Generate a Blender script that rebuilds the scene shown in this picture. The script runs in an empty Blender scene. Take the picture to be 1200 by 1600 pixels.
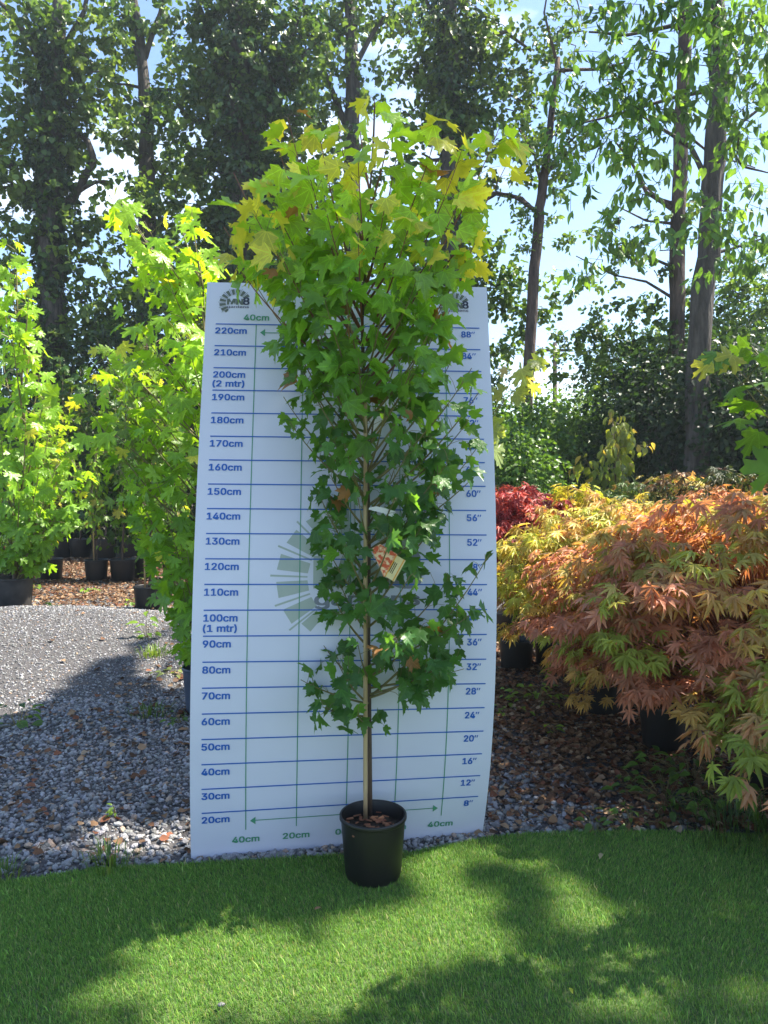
import bpy, math, random
import numpy as np
from mathutils import Vector, Matrix

random.seed(7)
rng = np.random.default_rng(7)
R = math.radians
scene = bpy.context.scene
col = scene.collection

# ------------------------------------------------------------------ camera
CAM_H, FPX, PITCH = 1.504, 1193.0, R(2.406)
cd = bpy.data.cameras.new('camera')
cam = bpy.data.objects.new('camera', cd)
col.objects.link(cam)
cam.location = (0, 0, CAM_H)
cam.rotation_euler = (R(90) - PITCH, 0, 0)
cd.sensor_fit = 'VERTICAL'
cd.sensor_height = 24
cd.lens = FPX / 1600 * 24
cd.clip_start = 0.05
cd.clip_end = 2000
cd.dof.use_dof = True
cd.dof.focus_distance = 3.0
cd.dof.aperture_fstop = 11
scene.camera = cam

# ------------------------------------------------------------------ world, sun, exposure
SUN_AZ, SUN_EL = R(73), R(57)            # azimuth from +Y towards +X
SUN = Vector((math.sin(SUN_AZ) * math.cos(SUN_EL), math.cos(SUN_AZ) * math.cos(SUN_EL), math.sin(SUN_EL)))
world = bpy.data.worlds.new('World')
scene.world = world
world.use_nodes = True
wn, wl = world.node_tree.nodes, world.node_tree.links
wn.clear()
wo = wn.new('ShaderNodeOutputWorld')
bg = wn.new('ShaderNodeBackground')
sky = wn.new('ShaderNodeTexSky')
sky.sky_type = 'NISHITA'
sky.sun_disc = False
sky.sun_elevation = SUN_EL
sky.sun_rotation = SUN_AZ
sky.air_density = 1.0
sky.dust_density = 0.5
sky.ozone_density = 3.0
tc = wn.new('ShaderNodeTexCoord')
mp = wn.new('ShaderNodeMapping')
mp.inputs['Scale'].default_value = (1.3, 1.3, 2.6)
mp.inputs['Location'].default_value = (0.35, 0.1, 0.0)
nz = wn.new('ShaderNodeTexNoise')
nz.inputs['Scale'].default_value = 1.7
nz.inputs['Detail'].default_value = 9
nz.inputs['Roughness'].default_value = 0.55
rp = wn.new('ShaderNodeValToRGB')
rp.color_ramp.elements[0].position = 0.55
rp.color_ramp.elements[1].position = 0.72
mx = wn.new('ShaderNodeMixRGB')
mx.inputs['Color2'].default_value = (7.6, 8.1, 9.0, 1)
wl.new(tc.outputs['Generated'], mp.inputs['Vector'])
wl.new(mp.outputs[0], nz.inputs['Vector'])
wl.new(nz.outputs['Fac'], rp.inputs[0])
wl.new(rp.outputs[0], mx.inputs['Fac'])
wl.new(sky.outputs[0], mx.inputs['Color1'])
wl.new(mx.outputs[0], bg.inputs['Color'])
bg.inputs['Strength'].default_value = 0.095
wl.new(bg.outputs[0], wo.inputs['Surface'])

sd = bpy.data.lights.new('sun', 'SUN')
sd.energy = 5.0
sd.angle = R(0.53)
sd.color = (1.0, 0.925, 0.80)
sun = bpy.data.objects.new('sun', sd)
col.objects.link(sun)
sun.rotation_euler = SUN.to_track_quat('Z', 'Y').to_euler()
sun.location = (6, 3, 9)

scene.view_settings.view_transform = 'Standard'
scene.view_settings.look = 'None'
scene.view_settings.gamma = 1.0
scene.view_settings.exposure = 1.80
scene.view_settings.use_curve_mapping = False
try:
    scene.cycles.use_denoising = True
    scene.cycles.max_bounces = 8
    scene.cycles.transmission_bounces = 6
    scene.cycles.diffuse_bounces = 4
    scene.cycles.sample_clamp_indirect = 6
except Exception:
    pass

# ------------------------------------------------------------------ helpers
CP, SP = math.cos(PITCH), math.sin(PITCH)

def P(px, py, Y):
    """Photo pixel (1200x1600) at ground distance Y -> world point."""
    a, b = (px - 600) / FPX, (800 - py) / FPX
    d = (a, CP + b * SP, -SP + b * CP)
    t = Y / d[1]
    return Vector((d[0] * t, Y, CAM_H + d[2] * t))

def G(px, py, z=0.0):
    """Photo pixel on the level z -> world point."""
    a, b = (px - 600) / FPX, (800 - py) / FPX
    d = (a, CP + b * SP, -SP + b * CP)
    t = (z - CAM_H) / d[2]
    return Vector((d[0] * t, d[1] * t, z))

def tag(o, label=None, cat=None, group=None, kind=None):
    if label: o['label'] = label
    if cat: o['category'] = cat
    if group: o['group'] = group
    if kind: o['kind'] = kind
    return o

def empty(name, loc=(0, 0, 0), label=None, cat=None, group=None, kind=None):
    o = bpy.data.objects.new(name, None)
    o.empty_display_size = 0.1
    col.objects.link(o)
    o.location = loc
    return tag(o, label, cat, group, kind)

def link(name, mesh, parent=None, mat=None):
    """World-space mesh data; parents are Empties without rotation."""
    o = bpy.data.objects.new(name, mesh)
    col.objects.link(o)
    if mat is not None and not mesh.materials:
        mesh.materials.append(mat)
    if parent is not None:
        o.parent = parent
        off = wloc(parent)
        o.location = -off
    return o

def wloc(o):
    v = Vector(o.location)
    while o.parent is not None:
        o = o.parent
        v = v + Vector(o.location)
    return v

class MB:
    def __init__(self):
        self.v, self.f, self.s = [], [], []
    def add(self, vs, fs, smooth=True):
        n = len(self.v)
        self.v += [tuple(p) for p in vs]
        self.f += [tuple(i + n for i in q) for q in fs]
        self.s += [smooth] * len(fs)
        return self
    def tube(self, pts, rad, n=8, cap=True, wob=0.0):
        pts = [Vector(p) for p in pts]
        if not hasattr(rad, '__len__'): rad = [rad] * len(pts)
        vs, fs = [], []
        ref = Vector((0.31, 0.2, 0.93)) if abs((pts[-1] - pts[0]).normalized().z) < 0.8 else Vector((1, 0.1, 0))
        for i, p in enumerate(pts):
            t = (pts[min(i + 1, len(pts) - 1)] - pts[max(i - 1, 0)])
            t = t.normalized() if t.length > 1e-9 else Vector((0, 0, 1))
            a = t.cross(ref).normalized(); b = t.cross(a)
            for k in range(n):
                w = 2 * math.pi * k / n
                r = rad[i] * (1 + wob * math.sin(k * 2.4 + i * 1.3))
                vs.append(p + a * (math.cos(w) * r) + b * (math.sin(w) * r))
        for i in range(len(pts) - 1):
            for k in range(n):
                fs.append((i * n + k, i * n + (k + 1) % n, (i + 1) * n + (k + 1) % n, (i + 1) * n + k))
        if cap:
            fs.append(tuple(range(n))[::-1]); fs.append(tuple((len(pts) - 1) * n + k for k in range(n)))
        return self.add(vs, fs)
    def lathe(self, c, prof, n=40):
        vs, fs = [], []
        for r, z in prof:
            for k in range(n):
                w = 2 * math.pi * k / n
                vs.append((c[0] + r * math.cos(w), c[1] + r * math.sin(w), c[2] + z))
        for i in range(len(prof) - 1):
            for k in range(n):
                fs.append((i * n + k, i * n + (k + 1) % n, (i + 1) * n + (k + 1) % n, (i + 1) * n + k))
        return self.add(vs, fs)
    def box(self, c, s, rot=None):
        vs = []
        for x in (-.5, .5):
            for y in (-.5, .5):
                for z in (-.5, .5):
                    p = Vector((x * s[0], y * s[1], z * s[2]))
                    if rot is not None: p = rot @ p
                    vs.append(p + Vector(c))
        return self.add(vs, [(0, 1, 3, 2), (4, 6, 7, 5), (0, 4, 5, 1), (2, 3, 7, 6), (0, 2, 6, 4), (1, 5, 7, 3)], False)
    def build(self, name, mat, parent=None):
        m = bpy.data.meshes.new(name)
        m.from_pydata(self.v, [], self.f)
        m.polygons.foreach_set('use_smooth', self.s)
        m.materials.append(mat)
        m.update()
        return link(name, m, parent)

def npmesh(name, V, T, mat, colors=None, smooth=False):
    """V (n,3), T (m,3) triangles."""
    m = bpy.data.meshes.new(name)
    V = np.ascontiguousarray(V, dtype=np.float32); T = np.ascontiguousarray(T, dtype=np.int32)
    m.vertices.add(len(V)); m.vertices.foreach_set('co', V.ravel())
    m.loops.add(T.size); m.loops.foreach_set('vertex_index', T.ravel())
    m.polygons.add(len(T))
    m.polygons.foreach_set('loop_start', np.arange(0, T.size, 3, dtype=np.int32))
    try:
        m.polygons.foreach_set('loop_total', np.full(len(T), 3, dtype=np.int32))
    except Exception:
        pass
    if smooth: m.polygons.foreach_set('use_smooth', np.ones(len(T), dtype=bool))
    if colors is not None:
        a = m.color_attributes.new('lc', 'FLOAT_COLOR', 'POINT')
        c4 = np.ones((len(V), 4), dtype=np.float32); c4[:, :3] = colors
        a.data.foreach_set('color', c4.ravel())
    m.materials.append(mat)
    m.update(calc_edges=True)
    return m

def frames(tip, nrm):
    """tip, nrm (n,3) -> rotation matrices (n,3,3) with columns x,y(tip),z(normal)."""
    y = tip / (np.linalg.norm(tip, axis=1, keepdims=True) + 1e-9)
    z = nrm - (nrm * y).sum(1, keepdims=True) * y
    z /= (np.linalg.norm(z, axis=1, keepdims=True) + 1e-9)
    x = np.cross(y, z)
    return np.stack([x, y, z], axis=2)

def scatter(name, tmpl, pos, rot, scl, cols, mat, smooth=False):
    tv, tf = tmpl
    n = len(pos)
    V = np.einsum('nij,vj->nvi', rot, tv) * np.asarray(scl)[:, None, None] + np.asarray(pos)[:, None, :]
    T = tf[None] + (np.arange(n) * len(tv))[:, None, None]
    C = np.repeat(cols, len(tv), axis=0) if cols is not None else None
    return npmesh(name, V.reshape(-1, 3), T.reshape(-1, 3), mat, C, smooth)

def fan(outline, c, fold=0.14, droop=0.22, curl=0.0, asym=0.0):
    """Leaf from a half outline (right side, tip first, base last), fan round c."""
    right = outline
    left = [(-x * (1 + asym), y) for x, y in outline[1:-1]][::-1]
    pts = right + left
    allp = [c] + pts
    def z(x, y):
        return fold * abs(x) - droop * max(y, 0) ** 2 - curl * (x * x) + 0.03 * math.sin(9 * x + 5 * y)
    V = np.array([(x, y, z(x, y)) for x, y in allp])
    n = len(pts)
    T = np.array([(0, 1 + (i + 1) % n, 1 + i) for i in range(n)])
    return V, T

RED = [(0, 1.0), (.06, .86), (.15, .84), (.13, .72), (.21, .68), (.19, .56), (.33, .63), (.53, .72), (.48, .58), (.55, .50),
       (.41, .41), (.36, .29), (.46, .17), (.30, .09), (.14, 0.0), (0, .07)]
NOR = [(0, 1.0), (.07, .86), (.19, .85), (.14, .72), (.15, .58), (.33, .68), (.42, .82), (.58, .80), (.55, .66), (.70, .58), (.5, .48),
       (.40, .38), (.60, .34), (.74, .22), (.55, .16), (.46, .0), (.3, .06), (.15, 0.0), (0, .08)]
def japan(fold, droop, tw):
    pts = []
    lobes = [(-112, .5), (-70, .78), (-34, .95), (0, 1.0), (34, .93), (70, .76), (112, .48)]
    for i, (a, L) in enumerate(lobes):
        a0 = R(a + tw * math.sin(i * 2.1))
        for da, r in ((-18, .26), (-12, .52), (0, 1.0), (12, .52)):
            rr = r if da == -19 else r * L
            w = a0 + R(da)
            pts.append((rr * math.sin(w), rr * math.cos(w)))
    pts.append((.06, -.03))
    V = [(0, .02, 0)] + [(x, y, fold * abs(math.sin(3 * math.atan2(x, y + .001))) * .4 - droop * (x * x + y * y)) for x, y in pts]
    n = len(pts)
    return np.array(V), np.array([(0, 1 + (i + 1) % n, 1 + i) for i in range(n)])

T_RED = [fan(RED, (0, .38), .55, .2, .3), fan(RED, (0, .36), .1, .62, -.3, .12), fan(RED, (0, .38), .22, .30), fan(RED, (0, .38), .05, .12, .3, -.1), fan(RED, (0, .38), .38, .45, 0, .08), fan(RED, (0, .36), -.1, .3, .25)]
T_NOR = [fan(NOR, (0, .38), .12, .3), fan(NOR, (0, .38), .3, .5, 0, -.1), fan(NOR, (0, .36), -.05, .15, .25, .1)]
T_JAP = [japan(.25, .22, 4), japan(.1, .38, -5), japan(.3, .5, 7)]
T_OVAL = [fan([(0, 1), (.12, .82), (.26, .55), (.27, .3), (.14, .08), (0, 0)], (0, .45), .3, .25), fan([(0, 1), (.14, .82), (.3, .5), (.26, .25), (.1, .05), (0, 0)], (0, .45), .55, .4)]
T_LONG = [fan([(0, 1), (.13, .75), (.21, .45), (.14, .14), (0, 0)], (0, .45), .3, .3), fan([(0, 1), (.09, .7), (.16, .42), (.1, .12), (0, 0)], (0, .45), .6, .1)]
T_TINY = (np.array([(0, 0, 0), (.36, .45, .12), (0, 1, -.08), (-.36, .45, .12)], float), np.array([(0, 1, 2), (0, 2, 3)]))
T_TUFT = (np.array([(0, 0, 0), (.42, .3, .15), (.3, .7, .05), (0, 1, -.1), (-.33, .72, .05), (-.4, .28, .15)], float),
          np.array([(0, 1, 2), (0, 2, 3), (0, 3, 4), (0, 4, 5)]))

# ------------------------------------------------------------------ materials
def newmat(name):
    m = bpy.data.materials.new(name)
    m.use_nodes = True
    n, l = m.node_tree.nodes, m.node_tree.links
    n.clear()
    return m, n, l

def mth(n, l, op, a, b=None, c=None):
    k = n.new('ShaderNodeMath'); k.operation = op
    for i, v in enumerate((a, b, c)):
        if v is None: continue
        if isinstance(v, (int, float)): k.inputs[i].default_value = v
        else: l.new(v, k.inputs[i])
    return k.outputs[0]

def leafmat(name, source, trans=0.45, rough=0.42, veins=False, tcol=(1.25, 1.15, .45), spec=.35):
    """source 'obj' reads the object's own colour, 'attr' the per-leaf colour of a joined mass."""
    m, n, l = newmat(name)
    out = n.new('ShaderNodeOutputMaterial')
    if source == 'obj':
        s = n.new('ShaderNodeObjectInfo'); base = s.outputs['Color']
    else:
        s = n.new('ShaderNodeAttribute'); s.attribute_name = 'lc'; base = s.outputs['Color']
    tc = n.new('ShaderNodeTexCoord')
    nz = n.new('ShaderNodeTexNoise'); nz.inputs['Scale'].default_value = 5 if source == 'obj' else 22
    nz.inputs['Detail'].default_value = 3
    l.new(tc.outputs['Object'], nz.inputs['Vector'])
    v = mth(n, l, 'MULTIPLY_ADD', nz.outputs['Fac'], 0.7, 0.65)
    if veins:
        sx = n.new('ShaderNodeSeparateXYZ'); l.new(tc.outputs['Object'], sx.inputs[0])
        x, y = mth(n, l, 'ABSOLUTE', sx.outputs[0]), mth(n, l, 'SUBTRACT', sx.outputs[1], 0.06)
        d = x
        for a in (38, 78):
            ca, sa = math.cos(R(a)), math.sin(R(a))
            e = mth(n, l, 'ABSOLUTE', mth(n, l, 'SUBTRACT', mth(n, l, 'MULTIPLY', x, ca), mth(n, l, 'MULTIPLY', y, sa)))
            d = mth(n, l, 'MINIMUM', d, e)
        vm = mth(n, l, 'LESS_THAN', d, 0.013)
        # fine side veins
        wv = n.new('ShaderNodeTexWave'); wv.inputs['Scale'].default_value = 5.5; wv.inputs['Distortion'].default_value = 2.5
        wv.bands_direction = 'Y'
        l.new(tc.outputs['Object'], wv.inputs['Vector'])
        v = mth(n, l, 'ADD', v, mth(n, l, 'MULTIPLY', vm, 0.35))
        v = mth(n, l, 'ADD', v, mth(n, l, 'MULTIPLY', mth(n, l, 'GREATER_THAN', wv.outputs['Fac'], .9), 0.12))
    vm2 = n.new('ShaderNodeVectorMath'); vm2.operation = 'SCALE'
    l.new(base, vm2.inputs[0]); l.new(v, vm2.inputs['Scale'])
    pb = n.new('ShaderNodeBsdfPrincipled')
    l.new(vm2.outputs[0], pb.inputs['Base Color'])
    pb.inputs['Roughness'].default_value = rough
    pb.inputs['Specular IOR Level'].default_value = spec
    bmp = n.new('ShaderNodeBump'); bmp.inputs['Strength'].default_value = 0.35; bmp.inputs['Distance'].default_value = 0.02
    l.new(nz.outputs['Fac'], bmp.inputs['Height']); l.new(bmp.outputs[0], pb.inputs['Normal'])
    tr = n.new('ShaderNodeBsdfTranslucent')
    tm = n.new('ShaderNodeVectorMath'); tm.operation = 'MULTIPLY'
    tm.inputs[1].default_value = tcol
    l.new(vm2.outputs[0], tm.inputs[0]); l.new(tm.outputs[0], tr.inputs['Color'])
    mix = n.new('ShaderNodeMixShader'); mix.inputs[0].default_value = trans
    l.new(pb.outputs[0], mix.inputs[1]); l.new(tr.outputs[0], mix.inputs[2])
    l.new(mix.outputs[0], out.inputs['Surface'])
    return m

def mat(name, c1, c2=None, scale=10, rough=.7, detail=4, bump=0, metallic=0, stretch=None, c3=None, spec=.4, bscale=None, dist=.01):
    m, n, l = newmat(name)
    out = n.new('ShaderNodeOutputMaterial'); pb = n.new('ShaderNodeBsdfPrincipled')
    pb.inputs['Roughness'].default_value = rough; pb.inputs['Metallic'].default_value = metallic
    pb.inputs['Specular IOR Level'].default_value = spec
    tc = n.new('ShaderNodeTexCoord'); mp = n.new('ShaderNodeMapping')
    if stretch: mp.inputs['Scale'].default_value = stretch
    l.new(tc.outputs['Object'], mp.inputs['Vector'])
    nz = n.new('ShaderNodeTexNoise'); nz.inputs['Scale'].default_value = scale; nz.inputs['Detail'].default_value = detail
    nz.inputs['Roughness'].default_value = .6
    l.new(mp.outputs[0], nz.inputs['Vector'])
    rp = n.new('ShaderNodeValToRGB')
    rp.color_ramp.elements[0].position = .35; rp.color_ramp.elements[1].position = .65
    rp.color_ramp.elements[0].color = (*c1, 1); rp.color_ramp.elements[1].color = (*(c2 or c1), 1)
    if c3: e = rp.color_ramp.elements.new(.52); e.color = (*c3, 1)
    l.new(nz.outputs['Fac'], rp.inputs[0]); l.new(rp.outputs[0], pb.inputs['Base Color'])
    if bump:
        n2 = n.new('ShaderNodeTexNoise'); n2.inputs['Scale'].default_value = bscale or scale * 2; n2.inputs['Detail'].default_value = 6
        l.new(mp.outputs[0], n2.inputs['Vector'])
        b = n.new('ShaderNodeBump'); b.inputs['Strength'].default_value = bump; b.inputs['Distance'].default_value = dist
        l.new(n2.outputs['Fac'], b.inputs['Height']); l.new(b.outputs[0], pb.inputs['Normal'])
    l.new(pb.outputs[0], out.inputs['Surface'])
    return m

def attrmat(name, rough=.7, trans=0.0, spec=.3, amp=.6, scale=60, tcol=(1.2, 1.1, .5)):
    m, n, l = newmat(name)
    out = n.new('ShaderNodeOutputMaterial'); pb = n.new('ShaderNodeBsdfPrincipled')
    a = n.new('ShaderNodeAttribute'); a.attribute_name = 'lc'
    tc = n.new('ShaderNodeTexCoord'); nz = n.new('ShaderNodeTexNoise'); nz.inputs['Scale'].default_value = scale
    l.new(tc.outputs['Object'], nz.inputs['Vector'])
    v = mth(n, l, 'MULTIPLY_ADD', nz.outputs['Fac'], amp, 1 - amp / 2)
    s = n.new('ShaderNodeVectorMath'); s.operation = 'SCALE'
    l.new(a.outputs['Color'], s.inputs[0]); l.new(v, s.inputs['Scale'])
    l.new(s.outputs[0], pb.inputs['Base Color'])
    pb.inputs['Roughness'].default_value = rough; pb.inputs['Specular IOR Level'].default_value = spec
    if trans:
        tr = n.new('ShaderNodeBsdfTranslucent'); tm = n.new('ShaderNodeVectorMath'); tm.operation = 'MULTIPLY'
        tm.inputs[1].default_value = tcol
        l.new(s.outputs[0], tm.inputs[0]); l.new(tm.outputs[0], tr.inputs['Color'])
        mix = n.new('ShaderNodeMixShader'); mix.inputs[0].default_value = trans
        l.new(pb.outputs[0], mix.inputs[1]); l.new(tr.outputs[0], mix.inputs[2]); l.new(mix.outputs[0], out.inputs['Surface'])
    else:
        l.new(pb.outputs[0], out.inputs['Surface'])
    return m

M = {}
M['maple_o'] = leafmat('maple_leaf', 'obj', .58, .30, True, (1.35, 1.2, .4), .45)
M['maple_a'] = leafmat('maple_foliage', 'attr', .58, .36, False, (1.35, 1.2, .4), .45)
M['jap_o'] = leafmat('fine_maple_leaf', 'obj', .45, .42, False, (1.2, 1.0, .5), .3)
M['jap_a'] = leafmat('fine_maple_foliage', 'attr', .45, .42, False, (1.2, 1.0, .5), .3)
M['far'] = leafmat('tree_foliage', 'attr', .42, .4, False, (1.3, 1.3, .5), .4)
M['ivy'] = leafmat('ivy_foliage', 'attr', .25, .35, False, (1.2, 1.2, .5), .4)
M['bark'] = mat('bark', (.035, .03, .026), (.11, .095, .08), 3.0, .9, 6, .9, stretch=(4, 4, .8), bscale=8, dist=.05)
M['pine_bark'] = mat('reddish_bark', (.035, .026, .022), (.13, .09, .068), 2.0, .9, 6, .9, stretch=(4, 4, .9), bscale=7, dist=.05)
M['young_bark'] = mat('young_bark', (.05, .035, .025), (.12, .08, .055), 30, .7, 4, .3, stretch=(1, 1, .2))
M['red_twig'] = mat('red_twig', (.16, .05, .03), (.22, .09, .05), 30, .5)
M['green_twig'] = mat('green_twig', (.13, .12, .04), (.2, .16, .06), 30, .5)
M['cane'] = mat('bamboo', (.33, .22, .11), (.52, .39, .22), 9, .5, 4, .1, stretch=(6, 6, .4))
M['pot'] = mat('black_plastic', (.006, .006, .007), (.013, .0125, .012), 7, .42, 7, .08, spec=.45, stretch=(1, 1, .35))
M['old_pot'] = mat('dusty_black_plastic', (.02, .019, .019), (.06, .055, .05), 5, .6, 5, .1)
M['blue_pot'] = mat('blue_plastic', (.03, .045, .075), (.05, .07, .11), 5, .5, 5, .1)
M['soil'] = mat('compost', (.012, .009, .007), (.045, .03, .02), 40, .95, 6, 1, dist=.02)
M['white'] = mat('white_plastic', (.72, .72, .70), (.8, .8, .78), 20, .4)

# ------------------------------------------------------------------ board geometry (bent sheet)
AL = np.array([[-0.7214, 0.0367, -0.0208, 0.0028, 0.0001], [2.9729, -0.1926, 0.1904, -0.0088, -0.0055], [0.0008, 0.9807, 0.0412, -0.0322, 0.0062]])
AR = np.array([[0.38, 0.066, -0.0381, 0.0071, -0.0003], [3.1877, -0.3539, 0.2425, -0.0111, -0.0067], [-0.0008, 0.9323, 0.0956, -0.0542, 0.0093]])
BW = 1.1222
def board(u, s, off=0.0):
    def ev(u, s):
        pw = np.array([1, s, s * s, s ** 3, s ** 4])
        a, b = AL @ pw, AR @ pw
        return a + (b - a) * (u / BW)
    p = ev(u, s)
    if off:
        du, ds = ev(u + .01, s) - p, ev(u, s + .01) - p
        nn = np.cross(du, ds); nn /= np.linalg.norm(nn)     # towards the camera (-Y)
        p = p + nn * off
    return p

# ------------------------------------------------------------------ ground
turf_edge_px = [(-500, 1400), (0, 1381), (60, 1374), (150, 1360), (300, 1352), (430, 1345), (540, 1338), (640, 1335), (760, 1312), (830, 1305), (900, 1303), (1000, 1301), (1100, 1303), (1250, 1312), (1700, 1330)]
TE = [G(x, y) for x, y in turf_edge_px]
TEX, TEY = np.array([p.x for p in TE]), np.array([p.y for p in TE])
def edgeY(x):
    return np.interp(x, TEX, TEY)

def mound(x, y):
    a = 0.24 * np.exp(-(((x + 3.6) / 1.55) ** 2 + ((y - 7.2) / 1.25) ** 2) ** 1.3)
    b = 0.012 * np.sin(x * 3.1 + 1) * np.cos(y * 2.7) + 0.008 * np.sin(x * 7.3) * np.sin(y * 6.1 + 2)
    return a + b * np.clip((y - 3.3) * 2, 0, 1)

def sheet(name, x0, x1, nx, ys, zf, m, parent=None):
    xs = np.linspace(x0, x1, nx)
    vs, fs = [], []
    for y in ys:
        for x in xs:
            vs.append((x, y, zf(x, y)))
    for j in range(len(ys) - 1):
        for i in range(nx - 1):
            a = j * nx + i
            fs.append((a, a + 1, a + nx + 1, a + nx))
    b = MB(); b.add(vs, fs); return b.build(name, m, parent)

M['earth'] = mat('earth', (.04, .028, .018), (.10, .065, .04), 3, .95, 8, .8, c3=(.06, .055, .03), dist=.03)
M['gravelbase'] = mat('gravel_bed', (.05, .05, .055), (.12, .115, .115), 45, .95, 6, 1, c3=(.075, .07, .07), dist=.02)
gm = MB()
gm.add([(-600, -300, -.03), (600, -300, -.03), (600, 1200, -.03), (-600, 1200, -.03)], [(0, 1, 2, 3)])
tag(gm.build('ground', M['earth']), 'brown earth under the trees reaching to the horizon', 'ground', kind='structure')

ysg = list(np.linspace(2.4, 12.5, 110))
def gz(x, y): return float(mound(x, y)) - (0.02 if y < edgeY(x) else 0)
gravel = sheet('gravel_ground', -9, 6, 150, ysg, gz, M['gravelbase'])
tag(gravel, 'grey crushed stone yard between the turf and the potted trees', 'ground', kind='structure')

ysn = [0, .25, .5, .75, .9, .97, 1.0]
xs = np.linspace(-5, 5, 160)
tb = MB(); vs, fs = [], []
for j, t in enumerate(ysn):
    for x in xs:
        y = -2.5 + (edgeY(x) + .006 * math.sin(x * 40) + 2.5) * t
        vs.append((x, y, .008))
for x in xs: vs.append((x, edgeY(x) + .008, -.02))
nx = len(xs)
for j in range(len(ysn)):
    for i in range(nx - 1):
        a = j * nx + i; fs.append((a, a + 1, a + nx + 1, a + nx))
tb.add(vs, fs)
M['turfbase'] = mat('turf_backing', (.05, .09, .025), (.09, .13, .04), 90, .9, 5, .6)
turf = tb.build('artificial_turf', M['turfbase'])
tag(turf, 'green artificial turf with a cut edge along the gravel', 'ground', kind='structure')

# turf blades
def blades(n, x0, x1, y0, y1, hmin, hmax, wid):
    x = rng.uniform(x0, x1, n); y = y0 + (edgeY(x) - y0) * rng.uniform(0, 1, n) ** .85
    y = np.minimum(y, edgeY(x) - .002 + .012 * rng.normal(0, .5, n))
    h = rng.uniform(hmin, hmax, n); az = rng.uniform(0, 2 * np.pi, n)
    # turf pile leans in broad patches
    lean_az = 1.2 * np.sin(x * 1.7 + y) + 2.0 + rng.normal(0, 1.2, n)
    ln = h * rng.uniform(.2, .95, n)
    lx, ly = np.cos(lean_az) * ln, np.sin(lean_az) * ln
    wx, wy = np.cos(az) * wid, np.sin(az) * wid
    z0 = np.full(n, .008)
    V = np.stack([np.stack([x - wx, y - wy, z0], 1), np.stack([x + wx, y + wy, z0], 1),
                  np.stack([x + lx * .35 + wx * .8, y + ly * .35 + wy * .8, z0 + h * .62], 1),
                  np.stack([x + lx * .35 - wx * .8, y + ly * .35 - wy * .8, z0 + h * .62], 1),
                  np.stack([x + lx, y + ly, z0 + h], 1)], 1)
    T = np.array([(0, 1, 2), (0, 2, 3), (3, 2, 4)])[None] + (np.arange(n) * 5)[:, None, None]
    pal = np.array([(.09, .21, .04), (.15, .32, .055), (.22, .41, .075), (.29, .42, .10), (.40, .39, .17)])
    k = rng.choice(5, n, p=[.30, .30, .22, .12, .06])
    c = pal[k] * rng.uniform(.75, 1.25, (n, 1))
    return V.reshape(-1, 3), T.reshape(-1, 3), np.repeat(c, 5, axis=0)
M['turf'] = attrmat('turf_fibre', .45, .42, .35, .25, 200)
V1, T1, C1 = blades(250000, -1.75, 1.75, 1.85, 3.2,   .009, .0165, .0009)
V2, T2, C2 = blades(22000, -4.5, 4.5, .4, 3.2, .016, .030, .002)
tm_ = npmesh('turf_blades', np.vstack([V1, V2]), np.vstack([T1, T2 + len(V1)]), M['turf'], np.vstack([C1, C2]))
tag(link('turf_blades', tm_, turf), kind='stuff')

# ------------------------------------------------------------------ gravel stones
def rock_template(seed, flat=.6):
    r = np.random.default_rng(seed)
    t = (1 + 5 ** .5) / 2
    v = np.array([(-1, t, 0), (1, t, 0), (-1, -t, 0), (1, -t, 0), (0, -1, t), (0, 1, t), (0, -1, -t), (0, 1, -t), (t, 0, -1), (t, 0, 1), (-t, 0, -1), (-t, 0, 1)], float)
    v /= np.linalg.norm(v[0])
    f = np.array([(0, 11, 5), (0, 5, 1), (0, 1, 7), (0, 7, 10), (0, 10, 11), (1, 5, 9), (5, 11, 4), (11, 10, 2), (10, 7, 6), (7, 1, 8), (3, 9, 4), (3, 4, 2), (3, 2, 6), (3, 6, 8), (3, 8, 9), (4, 9, 5), (2, 4, 11), (6, 2, 10), (8, 6, 7), (9, 8, 1)])
    v *= r.uniform(.62, 1.25, (12, 1))
    v *= np.array([1.0, r.uniform(.55, .85), flat * r.uniform(.6, 1)])
    return v * .5, f
ROCKS = [rock_template(i) for i in range(8)]

def rand_rot(n, tilt=.6):
    nrm = np.stack([rng.normal(0, tilt, n), rng.normal(0, tilt, n), np.ones(n)], 1)
    a = rng.uniform(0, 2 * np.pi, n)
    tip = np.stack([np.cos(a), np.sin(a), np.zeros(n)], 1)
    return frames(tip, nrm)

def stone_cols(n, warm=0.1):
    g = rng.uniform(.09, .34, n)
    c = np.stack([g, g * rng.uniform(.96, 1.03, n), g * rng.uniform(.95, 1.07, n)], 1)
    w = rng.random(n) < warm
    c[w] *= np.array([1.25, .95, .7])
    return c

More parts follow.
